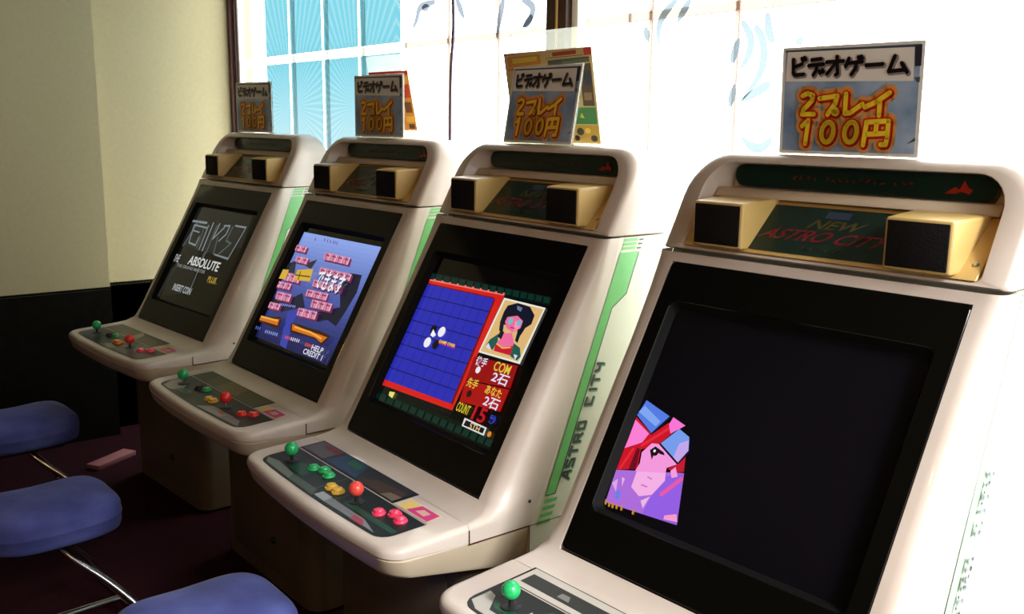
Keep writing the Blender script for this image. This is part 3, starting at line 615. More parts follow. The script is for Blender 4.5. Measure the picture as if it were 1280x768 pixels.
  ('s', (150, 160, 240), 0.0055, [(-0.071, -0.0588), (-0.072, -0.0632)]),
]
SCREEN_PORTRAIT = [
  ('p', (176, 110, 222), [(-0.266, -0.1308), (-0.109, -0.0932), (-0.084, -0.1873), (-0.258, -0.1976)]),
  ('p', (150, 96, 232), [(-0.153, -0.1138), (-0.11, -0.0941), (-0.084, -0.1873), (-0.166, -0.1917), (-0.16, -0.1519)]),
  ('p', (205, 20, 40), [(-0.266, -0.0184), (-0.211, -0.0426), (-0.183, -0.0104), (-0.163, -0.0234), (-0.188, -0.0588), (-0.223, -0.0771), (-0.214, -0.1161), (-0.266, -0.13), (-0.262, -0.0852)]),
  ('p', (255, 130, 215), [(-0.265, -0.0243), (-0.218, -0.0426), (-0.226, -0.0632), (-0.265, -0.0852), (-0.261, -0.0668)]),
  ('p', (110, 10, 30), [(-0.233, -0.0758), (-0.225, -0.0771), (-0.219, -0.1049), (-0.218, -0.1174), (-0.234, -0.1219)]),
  ('s', (235, 40, 50), 0.006, [(-0.241, -0.0816), (-0.254, -0.125)]),
  ('s', (235, 40, 60), 0.006, [(-0.173, -0.0162), (-0.224, -0.0691)]),
  ('p', (250, 155, 225), [(-0.203, -0.0588), (-0.182, -0.0552), (-0.129, -0.0807), (-0.15, -0.0946), (-0.148, -0.1044), (-0.217, -0.1205), (-0.213, -0.1027), (-0.218, -0.0816)]),
  ('p', (248, 180, 235), [(-0.213, -0.1197), (-0.148, -0.1044), (-0.143, -0.1183), (-0.16, -0.1519), (-0.187, -0.1631), (-0.212, -0.1519)]),
  ('p', (255, 120, 215), [(-0.181, -0.014), (-0.177, 0.0021), (-0.144, -0.0068), (-0.154, -0.0162), (-0.17, -0.0301)]),
  ('p', (86, 126, 232), [(-0.253, 0.0196), (-0.185, 0.0013), (-0.213, -0.0404), (-0.268, -0.0149)]),
  ('p', (130, 170, 245), [(-0.252, 0.008), (-0.202, -0.0131), (-0.209, -0.0256), (-0.261, -0.0073)]),
  ('s', (20, 20, 40), 0.004, [(-0.185, -0.0001), (-0.212, -0.0418)]),
  ('p', (120, 160, 240), [(-0.154, -0.0162), (-0.126, -0.0256), (-0.116, -0.0529), (-0.129, -0.0807), (-0.184, -0.0552)]),
  ('p', (200, 170, 240), [(-0.142, -0.0426), (-0.124, -0.0315), (-0.117, -0.0538), (-0.129, -0.0793), (-0.144, -0.0713)]),
  ('s', (20, 20, 40), 0.004, [(-0.184, -0.0552), (-0.129, -0.0807), (-0.116, -0.0529)]),
  ('p', (200, 25, 50), [(-0.147, -0.0955), (-0.126, -0.078), (-0.118, -0.0632), (-0.11, -0.091), (-0.127, -0.0977)]),
  ('p', (250, 160, 225), [(-0.139, -0.0977), (-0.131, -0.0874), (-0.119, -0.1035), (-0.131, -0.1094)]),
  ('p', (30, 12, 26), [(-0.201, -0.0726), (-0.192, -0.0624), (-0.169, -0.0682), (-0.164, -0.0735), (-0.176, -0.0735), (-0.188, -0.0713), (-0.189, -0.0896)]),
  ('c', (30, 12, 26), 0.007, (-0.187, -0.0735)),
  ('c', (240, 230, 245), 0.003, (-0.19, -0.0713)),
  ('s', (225, 110, 190), 0.003, [(-0.19, -0.1411), (-0.177, -0.1411)]),
  ('s', (225, 120, 200), 0.003, [(-0.183, -0.1228), (-0.173, -0.1241)]),
  ('p', (225, 170, 235), [(-0.259, -0.1577), (-0.249, -0.1461), (-0.242, -0.1711)]),
  ('p', (235, 180, 235), [(-0.241, -0.1402), (-0.233, -0.1416), (-0.233, -0.1577)]),
  ('p', (110, 130, 235), [(-0.244, -0.1711), (-0.232, -0.1644), (-0.227, -0.1806), (-0.236, -0.185)]),
  ('p', (235, 190, 235), [(-0.179, -0.1698), (-0.162, -0.1564), (-0.168, -0.1819)]),
  ('p', (250, 160, 205), [(-0.116, -0.1792), (-0.092, -0.1689), (-0.084, -0.1819), (-0.115, -0.1864)]),
  ('s', (240, 90, 170), 0.008, [(-0.139, -0.1447), (-0.109, -0.1049)]),
  ('s', (196, 140, 50), 0.005, [(-0.257, -0.194), (-0.255, -0.1998)]),
  ('s', (196, 140, 50), 0.005, [(-0.247, -0.1953), (-0.245, -0.2012)]),
  ('s', (196, 140, 50), 0.005, [(-0.238, -0.1953), (-0.236, -0.2012)]),
  ('s', (196, 140, 50), 0.005, [(-0.228, -0.194), (-0.226, -0.1998)]),
  ('s', (196, 140, 50), 0.005, [(-0.216, -0.1931), (-0.214, -0.1989)]),
  ('s', (196, 140, 50), 0.005, [(-0.186, -0.1917), (-0.185, -0.1976)]),
]
SIGN_TITLE = [[(-0.1222, 0.1857), (-0.1212, 0.1588), (-0.116, 0.1552), (-0.0973, 0.1563)], [(-0.1199, 0.1703), (-0.1019, 0.1762)], [(-0.1027, 0.1869), (-0.0999, 0.1823)], [(-0.0971, 0.1887), (-0.0944, 0.1841)], [(-0.0803, 0.1832), (-0.0595, 0.1847)], [(-0.0864, 0.1725), (-0.0541, 0.1743)], [(-0.0684, 0.1718), (-0.0691, 0.164), (-0.0755, 0.1539)], [(-0.0618, 0.1613), (-0.0596, 0.1572)], [(-0.0557, 0.1635), (-0.0535, 0.1594)], [(-0.0473, 0.1777), (-0.0114, 0.1786)], [(-0.0249, 0.1875), (-0.022, 0.1556), (-0.0264, 0.1531)], [(-0.0271, 0.1752), (-0.045, 0.1554)], [(0.0006, 0.183), (-0.0055, 0.1684)], [(-0.0006, 0.1741), (0.0287, 0.1759)], [(0.0171, 0.1751), (0.0156, 0.1643), (0.0074, 0.153)], [(0.0201, 0.1848), (0.0226, 0.1807)], [(0.0259, 0.1858), (0.0284, 0.1818)], [(0.0371, 0.169), (0.0706, 0.17)], [(0.094, 0.1837), (0.0833, 0.1564), (0.1167, 0.1584)], [(0.1078, 0.1704), (0.1193, 0.1539)]]
SIGN_PRICE = [[(-0.0957, 0.1143), (-0.0839, 0.1189), (-0.0717, 0.1147), (-0.0738, 0.1045), (-0.0918, 0.0875), (-0.0952, 0.0779), (-0.0681, 0.0786)], [(-0.0567, 0.1087), (-0.0185, 0.1132), (-0.0221, 0.0989), (-0.038, 0.0779)], [(0.0001, 0.1169), (-0.0001, 0.0799), (0.0109, 0.0812), (0.0355, 0.0974)], [(0.0891, 0.118), (0.0639, 0.1014), (0.0413, 0.0919)], [(0.071, 0.1013), (0.0707, 0.0766)], [(-0.0936, 0.0549), (-0.0799, 0.0659), (-0.0849, 0.0204)], [(0.0467, 0.0627), (0.0415, 0.0205)], [(0.046, 0.0637), (0.0906, 0.0662), (0.09, 0.036), (0.0874, 0.0226), (0.0776, 0.0224)], [(0.0453, 0.0407), (0.0895, 0.0436)], [(0.0673, 0.0638), (0.0659, 0.042)], [(-0.0227, 0.0439), (-0.0244, 0.0365), (-0.0277, 0.0301), (-0.0324, 0.0258), (-0.0375, 0.0242), (-0.0424, 0.0256), (-0.0463, 0.0298), (-0.0485, 0.0361), (-0.0489, 0.0435), (-0.0472, 0.051), (-0.0437, 0.0574), (-0.0391, 0.0616), (-0.0339, 0.0632), (-0.0291, 0.0617), (-0.0252, 0.0575), (-0.023, 0.0513), (-0.0227, 0.0439)], [(0.0276, 0.0446), (0.026, 0.0374), (0.0226, 0.0312), (0.0179, 0.0269), (0.0127, 0.0254), (0.0077, 0.0267), (0.0038, 0.0308), (0.0014, 0.0369), (0.0011, 0.0442), (0.0027, 0.0516), (0.0062, 0.0578), (0.0109, 0.062), (0.0161, 0.0635), (0.0211, 0.0621), (0.025, 0.058), (0.0273, 0.0519), (0.0276, 0.0446)], [(-0.0165, 0.0832), (-0.0177, 0.0804), (-0.0208, 0.0792), (-0.0241, 0.0804), (-0.0257, 0.0832), (-0.0245, 0.0861), (-0.0214, 0.0872), (-0.018, 0.0861), (-0.0165, 0.0832)]]
SIGN_BLOCKS = [((70, 84, 96), [(-0.143, 0.2041), (0.1431, 0.2022), (0.1423, 0.1979), (-0.1406, 0.1991)]), ((240, 236, 228), [(-0.1373, 0.2003), (0.1291, 0.198), (0.1313, 0.1379), (-0.14, 0.143)]), ((44, 44, 54), [(0.1302, 0.2004), (0.1435, 0.201), (0.1437, 0.1643), (0.1325, 0.1635)]), ((90, 90, 94), [(0.1323, 0.1441), (0.1435, 0.145), (0.1428, 0.1351), (0.1371, 0.1359)]), ((84, 92, 100), [(0.1275, 0.0242), (0.142, 0.037), (0.1424, 0.0302)])]
HAIR_LEFT = [[(-0.983, 1.911), (-1.079, 1.901), (-1.106, 1.863), (-1.134, 1.829)], [(-1.07, 1.896), (-1.018, 1.896)], [(-0.852, 1.912), (-0.828, 1.876), (-0.804, 1.841)], [(-0.583, 1.888), (-0.597, 1.841), (-0.621, 1.77)], [(-0.488, 1.875), (-0.435, 1.848), (-0.447, 1.814), (-0.486, 1.79)], [(-0.434, 1.821), (-0.46, 1.803), (-0.479, 1.793)]]
HAIR_RIGHT = [[(0.163, 1.816), (0.124, 1.786), (0.103, 1.751), (0.106, 1.709)], [(0.21, 1.812), (0.166, 1.757)], [(0.053, 1.755), (0.067, 1.716)], [(0.381, 1.747), (0.409, 1.707), (0.406, 1.668), (0.383, 1.635)], [(0.454, 1.76), (0.464, 1.713), (0.48, 1.693)], [(0.419, 1.734), (0.447, 1.695), (0.446, 1.628), (0.394, 1.562)], [(0.475, 1.599), (0.437, 1.581), (0.388, 1.557)], [(0.488, 1.469), (0.459, 1.449), (0.427, 1.453), (0.4, 1.473)], [(0.356, 1.651), (0.366, 1.685), (0.377, 1.708)], [(0.356, 1.547), (0.369, 1.601)], [(0.547, 1.698), (0.554, 1.682)]]


# ---------------------------------------------------------------- the room
def struct(name, me): return tag(add(name, me), kind='structure')
WX, WY = -2.83, 0.33                                             # left wall plane, inner face of the window wall
struct('floor', mesh('floor', [(-3.2, -4.6, 0), (2.4, -4.6, 0), (2.4, .5, 0), (-3.2, .5, 0)], [(0, 1, 2, 3)], M['floor'], 0))
struct('ceiling', boxm('ceiling', (-3.2, -4.7, 2.5), (2.45, .6, 2.6), M['ceil']))
struct('wall_front', boxm('wall_front', (-3.2, -4.7, 0), (2.45, -4.6, 2.5), M['wall2']))
def slab(name, pts, z0, z1, m):                                  # upright wall piece from a plan outline
    n = len(pts); V = [(x, y, z) for z in (z0, z1) for x, y in pts]
    F = [(k, (k + 1) % n, n + (k + 1) % n, n + k) for k in range(n)] + [tuple(range(n))[::-1], tuple(range(n, 2 * n))]
    bm = bmesh.new(); vs = [bm.verts.new(v) for v in V]; [bm.faces.new([vs[i] for i in f]) for f in F]
    return frombm(name, bm, m, 0)
struct('wall_left_recess', slab('wall_left_recess', [(WX, -.36), (WX, .45), (-3.2, .45), (-3.2, -.36)], 0, 2.5, M['wall']))
struct('wall_left', slab('wall_left', [(-2.715, -.335), (-2.69, -4.6), (-3.2, -4.6), (-3.2, -.335)], 0, 2.5, M['wall']))
def wain(name, a, b, ext=0.012):
    d = Vector((b[0] - a[0], b[1] - a[1])); n = Vector((d.y, -d.x)).normalized()
    q = [(a[0], a[1]), (b[0], b[1]), (b[0] + n.x * ext, b[1] + n.y * ext), (a[0] + n.x * ext, a[1] + n.y * ext)]
    o = struct(name, slab(name, q, .0, .712, M['wains']))
    ex = ext + .008
    q = [(a[0], a[1]), (b[0], b[1]), (b[0] + n.x * ex, b[1] + n.y * ex), (a[0] + n.x * ex, a[1] + n.y * ex)]
    c = add('wainscot_cap', slab('wainscot_cap', q, .7125, .724, M['wains']), o); return o
wain('trim_1', (WX, .33), (WX, -.326)); wain('trim_2', (-2.7145, -.332), (-2.6895, -4.59))
# window wall: sill, head, left reveal and right pier around two wide windows
SILL, HEAD, RX = .42, 2.36, 2.1
struct('wall_back', boxm('wall_back', (-3.2, WY, 0), (2.45, .47, SILL), M['wall']))
struct('wall_back_head', boxm('wall_back_head', (-3.2, WY, HEAD), (2.45, .47, 2.5), M['wall']))
struct('wall_back_pier', boxm('wall_back_pier', (RX, WY, SILL), (2.45, .47, HEAD), M['wall']))
struct('trim_4', boxm('trim_4', (WX, .328, SILL), (WX + .030, .36, HEAD), M['frame'], .003))
for xx, hw in ((-2.782, .004), (-2.752, .005)):
    struct('trim_6', boxm('trim_6', (xx - hw, .344, SILL + .05), (xx + hw, .352, HEAD - .05), M['frame_dark'], .001))
# right wall with its shop window
RY0, RY1, RZ0, RZ1 = -1.17, .33, .55, 2.36
struct('wall_right', boxm('wall_right', (2.15, -4.6, 0), (2.45, RY0, 2.5), M['wall2']))
struct('wall_right_sill', boxm('wall_right_sill', (2.15, RY0, 0), (2.45, .33, RZ0), M['wall2']))
struct('wall_right_head', boxm('wall_right_head', (2.15, RY0, RZ1), (2.45, .33, 2.5), M['wall2']))
struct('ground', mesh('ground', [(-40, .6, -.12), (40, .6, -.12), (40, 60, -.12), (-40, 60, -.12), (2.5, -40, -.12), (40, -40, -.12), (2.5, .6, -.12)], [(0, 1, 2, 3), (4, 5, 1, 6)], M['ground'], 0))

def window_back(name, x0, x1, muntins):
    wdw = empty(name, (0, 0, 0)); wdw['kind'] = 'structure'
    y0, y1 = .352, .392; g = .372
    for nm, lo, hi in (('frame_rail', (x0, y0, SILL), (x1, y1, SILL + .05)), ('frame_rail', (x0, y0, HEAD - .05), (x1, y1, HEAD)),
                       ('frame_stile', (x0, y0, SILL + .05), (x0 + .028, y1, HEAD - .05)), ('frame_stile', (x1 - .012, y0, SILL + .05), (x1, y1, HEAD - .05))):
        add(nm, boxm(nm, lo, hi, M['frame_w'], .003), wdw)
    add('glass_pane', mesh('glass_pane', [(x0 + .01, g, SILL + .03), (x1 - .01, g, SILL + .03), (x1 - .01, g, HEAD - .03), (x0 + .01, g, HEAD - .03)], [(0, 1, 2, 3)], M['glass'], 0), wdw)
    for x, mt, hw in muntins:
        add('muntin', boxm('muntin', (x - hw, g + .006, SILL + .05), (x + hw, g + .012, HEAD - .05), M[mt], 0), wdw)
    return wdw
W1 = window_back('window_1', WX + .034, -.34, [(-2.18, 'bar_white', .012), (-1.85, 'bar_white', .010), (-1.53, 'bar_white', .010), (-1.205, 'bar_white', .006), (-.92, 'tape', .005), (-.63, 'tape', .005)])
add('muntin', boxm('muntin', (-2.79, .3785, 1.755), (-1.21, .3835, 1.785), M['bar_white'], 0), W1)
add('muntin', boxm('muntin', (-1.205, .3785, 1.768), (-.355, .3935, 1.786), M['tape'], 0), W1)
W2 = window_back('window_2', -.235, RX, [(-.02, 'bar_white', .004), (.06, 'tape', .005), (.355, 'tape', .005), (.66, 'bar_white', .004), (.97, 'bar_white', .004), (1.28, 'bar_white', .004)])
add('muntin', boxm('muntin', (-.20, .3785, 1.775), (.66, .3935, 1.797), M['tape'], 0), W2)
add('muntin', boxm('muntin', (-.20, .3785, 1.365), (2.05, .3835, 1.372), M['bar_white'], 0), W2)
tm = struct('trim_5', boxm('trim_5', (-.332, .335, SILL), (-.240, .41, HEAD), M['frame_dark'], .004))
add('mullion_joint', boxm('mullion_joint', (-.284, .331, SILL), (-.276, .337, HEAD), M['tan'], .001), tm)
w3 = empty('window_3'); w3['kind'] = 'structure'
ym = (RY0 + RY1) / 2
for nm, lo, hi in (('frame_rail', (2.25, RY0, RZ0), (2.31, RY1, RZ0 + .05)), ('frame_rail', (2.25, RY0, RZ1 - .05), (2.31, RY1, RZ1)), ('frame_stile', (2.25, RY0, RZ0 + .05), (2.31, RY0 + .05, RZ1 - .05)), ('frame_stile', (2.25, ym - .03, RZ0 + .05), (2.31, ym + .03, RZ1 - .05)), ('frame_stile', (2.25, RY1 - .05, RZ0 + .05), (2.31, RY1, RZ1 - .05))):
    add(nm, boxm(nm, lo, hi, M['frame_w'], .004), w3)
for a, b in ((RY0 + .04, ym - .02), (ym + .02, RY1 - .04)): add('glass_pane', mesh('glass_pane', [(2.28, a, RZ0 + .04), (2.28, b, RZ0 + .04), (2.28, b, RZ1 - .04), (2.28, a, RZ1 - .04)], [(0, 1, 2, 3)], M['tinted'], 0), w3)

# sheets stuck on the inside of the panes
fp = empty('window_poster', (0, 0, 0), 0, 'cyan sunburst film sheets stuck over the left window panes', 'poster')
xs = [-2.465, -2.195, -1.864, -1.544, -1.214]
for a, b in zip(xs[:-1], xs[1:]):
    for z0, z1 in ((1.0, 1.752), (1.788, 2.30)):
        l = a + .013; r = b - .004
        add('film_panel', mesh('film_panel', [(l, .3655, z0), (r, .3655, z0), (r, .3655, z1), (l, .3655, z1)], [(0, 1, 2, 3)], M['film'], 0), fp)
def taper_print(name, strokes, m, w0, label, y=.366):
    root = empty(name, (0, 0, 0), 0, label, 'poster')
    for s in strokes:
        V, F = [], []
        P = smoothpath([(p[0], 0, p[1]) for p in s], 6) if len(s) > 2 else [Vector((s[0][0] * (1 - t) + s[1][0] * t, 0, s[0][1] * (1 - t) + s[1][1] * t)) for t in (0, .33, .66, 1)]
        n = len(P); b = len(V)
        for i, p in enumerate(P):
            d = (P[min(i + 1, n - 1)] - P[max(i - 1, 0)]).normalized(); q = Vector((-d.z, 0, d.x)); ww = w0 * (.12 + math.sin(math.pi * (.12 + .88 * i / (n - 1))) ** .8)
            V += [(p.x + q.x * ww, y, p.z + q.z * ww), (p.x - q.x * ww, y, p.z - q.z * ww)]
        F += [(b + 2 * i, b + 2 * i + 1, b + 2 * i + 3, b + 2 * i + 2) for i in range(n - 1)]
        add('printed_strand', mesh('printed_strand', V, F, m, 0), root)
    return root
taper_print('window_poster', HAIR_LEFT, M['hair'], .012, 'grey flowing strands printed on the pane left of the dark mullion')
taper_print('window_poster', HAIR_RIGHT, M['hair_b'], .010, 'pale blue swirls printed on the pane right of the dark mullion')
ck = tube('cord', smoothpath([(-.80, .30, 2.5), (-.79, .30, 2.1), (-.775, .30, 1.95), (-.77, .30, 1.80), (-.785, .30, 1.66), (-.79, .30, 1.45), (-.785, .30, 1.2), (-.77, .30, .8), (-.76, .30, .02)], 6), .0052, M['cord'], 8)
tag(add('cord', ck), 'thin dark cord hanging down in front of the window behind the cabinets', 'cord')

# ---------------------------------------------------------------- arcade cabinets (local frame: x right, y towards the window, z up)
BC = Vector((0, -.201, .952)); BU = Vector((0, .4913, .8710)); BN = Vector((0, .8710, -.4913))
def bz(x, u, d=0.0): return (x, BC.y + BU.y * u + BN.y * d, BC.z + BU.z * u + BN.z * d)
def frontline(hw, yc, yb, r, inset=0.0, n=6, bow=.016):          # control panel outline, front bowed, clockwise from the back left
    P = []; hw -= inset; y0 = yc + inset
    P.append((-hw, yb))
    cx, cy = -hw + r, y0 + bow + r
    for k in range(n + 1):
        a = math.radians(180 + 90 * k / n); P.append((cx + r * math.cos(a), cy + r * math.sin(a)))
    m = 10
    for k in range(1, m):
        x = -hw + r + (2 * hw - 2 * r) * k / m; P.append((x, y0 + bow * (x / (hw - r)) ** 2))
    for k in range(n + 1):
        a = math.radians(270 + 90 * k / n); P.append((hw - r + r * math.cos(a), cy + r * math.sin(a)))
    P.append((hw, yb)); return P
def ptop(y): return .6485 + (y + .60) * .045                     # height of the control panel top
def m_panel():
    R = []
    for ins, dz in ((.014, 0), (.007, -.0012), (.002, -.006), (0, -.013)): R.append([(x, y, ptop(y) + dz) for x, y in frontline(.373, -.645, -.4275, .05, ins)])
    R.append([(x, y, .6150 + max(0, -y - .4275) * .058) for x, y in frontline(.373, -.645, -.4275, .05, 0)])
    V, F = loft(R[::-1], True, True); return mesh('control_panel', V, F, M['shell'], 35)
def m_tray():
    zb = lambda y: .579 - (y + .62) * .18
    zt = lambda y: .6125 + max(0, -y - .4275) * .058
    R = [[(x, y, zt(y)) for x, y in frontline(.371, -.643, -.262, .05, .003)], [(x, y, zt(y) - .004) for x, y in frontline(.371, -.643, -.262, .05, 0)],
         [(x, y, zb(y) + .012) for x, y in frontline(.371, -.643, -.262, .05, .008)], [(x, y, zb(y) + .003) for x, y in frontline(.371, -.643, -.262, .05, .014)], [(x, y, zb(y)) for x, y in frontline(.371, -.643, -.262, .05, .024)]]
    V, F = loft(R[::-1], True, True); return mesh('control_tray', V, F, M['tray'], 35)
ROWS = [((-.4265, .6562), (-.4262, .6435), (-.4265, .6145)), ((-.385, .663), (-.35, .647), (-.345, .6145)), ((-.3565, .6775), (-.285, .674), (-.2625, .6145)),
        ((-.330, .724), (-.240, .712), (-.215, .700)), ((-.265, .838), (-.192, .833), (-.163, .822)), ((-.201, .952), (-.133, .955), (-.103, .955)),
        ((-.137, 1.066), (-.075, 1.064), (-.057, 1.06)), ((-.085, 1.158), (-.042, 1.165), (-.0155, 1.160)), ((-.0475, 1.224), (-.024, 1.236), (.0085, 1.238)), ((-.040, 1.2425), (-.022, 1.2435), (.010, 1.2435))]
def hwz(z): return .372 - max(0, (z - .65)) * .030               # half width tapers upwards
def m_fascia():
    V, F = [], []; cols = 14
    def bez(a, b, t): return tuple(a[i] + (b[i] - a[i]) * t for i in (0, 1))
    for ri, (inn, ed, bk) in enumerate(ROWS):
        H = hwz(ed[1]); xs_ = (.360, .350, .334)[ri] if ri < 3 else .322; row = [(.3085, *inn), (xs_, *bez(inn, ed, .02))]
        for k in range(1, 9):
            a = math.pi / 2 * k / 8; t = 1 - math.cos(a); row.append((xs_ + (H - xs_) * math.sin(a), *bez(inn, ed, .02 + .98 * t)))
        for k in range(1, 5): row.append((hwz(ed[1] + (bk[1] - ed[1]) * k / 4), *bez(ed, bk, k / 4)))
        V += row
    n = len(ROWS)
    for i in range(n - 1):
        for k in range(cols - 1):
            a = i * cols + k; F.append((a, a + cols, a + cols + 1, a + 1))
    half = len(V); V += [(-x, y, z) for x, y, z in V]; F += [tuple(half + q for q in f[::-1]) for f in F]
    for i in (0, 1, 8): a = i * cols; F.append((a, half + a, half + a + cols, a + cols))
    # return lip into the bezel recess
    b0 = len(V)
    for i in range(2, 9):
        y, z = ROWS[i][0]; V += [(.3085, y + .02, z - .011), (-.3085, y + .02, z - .011)]
    for i in range(2, 8):
        a = b0 + (i - 2) * 2; F.append((i * cols, (i + 1) * cols, a + 2, a)); F.append((half + i * cols, a + 1, a + 3, half + (i + 1) * cols))
    F.append((2 * cols, b0, b0 + 1, half + 2 * cols)); F.append((8 * cols, half + 8 * cols, b0 + 13, b0 + 12))
    bm = bmesh.new(); vs = [bm.verts.new(v) for v in V]
    for f in F: bm.faces.new([vs[q] for q in f])
    return frombm('fascia', bm, M['shell'], 48)
def m_side(s):
    P = [(.0105, 1.2435), (-.0155, 1.160), (-.057, 1.06), (-.103, .955), (-.163, .822), (-.215, .700), (-.2615, .6145), (-.2615, .515), (.235, .515), (.25, .53), (.25, 1.02), (.19, 1.2435)]
    bm = bmesh.new(); a = [bm.verts.new((s * (hwz(z) - .03), y, z)) for y, z in P]; b = [bm.verts.new((s * (hwz(z) - .0005), y, z)) for y, z in P]; n = len(P)
    bm.faces.new(a); bm.faces.new(b)
    for k in range(n): bm.faces.new([a[k], a[(k + 1) % n], b[(k + 1) % n], b[k]])
    return frombm('side_panel', bm, M['shell_side'], 30)
def m_rear():
    return prismx('rear_shell', [(-.285, .53), (-.295, .655), (-.25, .70), (-.01, 1.13), (.012, 1.243), (.188, 1.243), (.247, 1.02), (.247, .53)], -.3405, .3405, M['shell_side'])
def m_bezel():
    def ring(x, u0, u1, d, r): return [bz(a, b, d) for a, b in rrect(x, u0, u1, r, 4)]
    R = [ring(.3075, -.3125, .3125, .014, .010), ring(.3075, -.3125, .3125, .002, .010), ring(.3055, -.3105, .3105, 0, .010), ring(.274, -.222, .230, 0, .016), ring(.2725, -.2205, .2285, .002, .016)]
    V, F = loft(R); return mesh('bezel', V, F, M['bezel'], 25)
def m_surround():
    V, F = loft([[bz(a, b, d) for a, b in rrect(x, u0, u1, r, 4)] for x, u0, u1, d, r in ((.2727, -.2207, .2287, .0015, .016), (.262, -.208, .216, .0215, .02))]); return mesh('screen_surround', V, F, M['surround'], 25)
def m_crt():
    V, F = loft([[bz(a, b, .0185) for a, b in rrect(.266, -.211, .219, .02, 5)]], False, True); return mesh('screen', V, F, M['crt'], 0)
def rimy(z): return -.030 + (z - 1.245) * .53
def backy(z):
    if z < 1.38: return .20 - (z - 1.245) * .10
    return .1865 - (z - 1.38) ** 2 * 4.0
def m_head():
    n = 7
    def ring(hw, z0, z1, r, rb, yf): return [(x, yf(z), z) for x, z in rrect(hw, z0, z1, r, n, rb)]
    O = lambda e: (.3535 - e, 1.246 + e * .4, 1.445 - e, .085, .006)
    R = [ring(*O(.035), lambda z: backy(z) + .004), ring(*O(.012), lambda z: backy(z) - .002), ring(*O(.0), lambda z: backy(z) - .022),
         ring(*O(0), lambda z: rimy(z) + .016), ring(*O(.004), lambda z: rimy(z) + .005), ring(*O(.012), rimy),
         ring(.306, 1.2545, 1.4275, .06, .012, rimy), ring(.3035, 1.2565, 1.4255, .058, .012, lambda z: rimy(z) + .004), ring(.283, 1.2565, 1.4235, .05, .012, lambda z: .118)]
    V, F = loft(R, True, True); return mesh('head_shell', V, F, M['shell'], 40)
PLA, PLB = Vector((0, -.026, 1.2575)), Vector((0, .072, 1.3545))  # sloping plate that carries the speakers
def plate(x, t, h=0.0):
    d = (PLB - PLA).normalized(); nrm = Vector((0, -d.z, d.y)); p = PLA + (PLB - PLA) * t + nrm * h; return (x, p.y, p.z)
def m_plate(): return prismx('speaker_plate', [(-.026, 1.2575), (.072, 1.3545), (.108, 1.3545), (.108, 1.2575)], -.299, .299, M['tan'], .0015, 1)
def m_ledge(): return prismx('marquee_ledge', [(.060, 1.3565), (.074, 1.3745), (.110, 1.3745), (.110, 1.3565)], -.290, .290, M['tray'], .0015, 1)
def m_speaker(s):
    f = [(.145, 1.2625), (.2635, 1.2625), (.2635, 1.3525), (.145, 1.3525)]; b = [(.140, 1.264), (.278, 1.264), (.278, 1.360), (.140, 1.360)]
    bm = bmesh.new(); A = [bm.verts.new((s * x, -.0425, z)) for x, z in f]; B = [bm.verts.new((s * x, .085, z)) for x, z in b]
    bm.faces.new(A); bm.faces.new(B)
    for k in range(4): bm.faces.new([A[k], A[(k + 1) % 4], B[(k + 1) % 4], B[k]])
    bmesh.ops.bevel(bm, geom=bm.edges[:], offset=.006, segments=3, affect='EDGES', profile=.5)
    return frombm('speaker', bm, M['tan'], 40)
def m_grille(s): return boxm('speaker_grille', (s * .2045 - .0535, -.0452, 1.2685), (s * .2045 + .0535, -.0405, 1.3475), M['grille'], .002)
def m_logo_board():
    P = [bz_ for bz_ in rrect(.148, .06, .93, .03, 4)]; P = [plate(max(-.148, min(.148, x)), t, .0012) for x, t in rrect(.148, .07, .92, .02, 3)]
    V, F = loft([P], False, True); return mesh('logo_board', V, F, M['board'], 0)
MY = .100
def m_marquee():
    P = [(x, z) for x, z in rrect(.268, 1.3775, 1.4215, .02, 5)]
    V, F = loft([[(x, MY + .012, z) for x, z in P], [(x, MY, z) for x, z in P]], False, True); return mesh('marquee', V, F, M['board'], 30)
def m_ped():
    P = [(-.316, .20)]
    r = .055; y0 = -.392
    for k in range(7): a = math.radians(180 + 15 * k); P.append((-.316 + r + r * math.cos(a), y0 + r + r * math.sin(a)))
    for k in range(7): a = math.radians(270 + 15 * k); P.append((.316 - r + r * math.cos(a), y0 + r + r * math.sin(a)))
    P.append((.316, .20))
    V, F = loft([[(x, y, .012) for x, y in P], [(x, y, .53) for x, y in P]], True, True); return mesh('pedestal', V, F, M['base'], 40)
def m_knob(r, h): return lathe('knob', [(r, 0), (r, h * .6), (r * .8, h), (r * .3, h * 1.05)], M['black'], 14)
def m_button(m): return lathe('button', [(.0165, 0), (.0165, .003), (.0150, .0048), (.0125, .0050), (.0122, .0042), (.0118, .0088), (.0108, .0102), (.006, .0112), (.001, .0114)], M[m], 20)
def m_ball(m): return lathe('ball_top', [(.0005, -.0175)] + [(.0175 * math.cos(a), .0175 * math.sin(a)) for a in [math.radians(-80 + 160 * k / 14) for k in range(15)]] + [(.0005, .0175)], M[m], 22)
def m_shaft(m): return lathe('shaft', [(.0045, -.002), (.0045, .030)], M[m], 10)
def m_washer(): return lathe('dust_washer', [(.019, 0), (.019, .0014), (.017, .002)], M['black'], 20)
MC = {}
def get(k, f, *a):
    k = (k,) + a
    if k not in MC: MC[k] = f(*a)
    return MC[k]

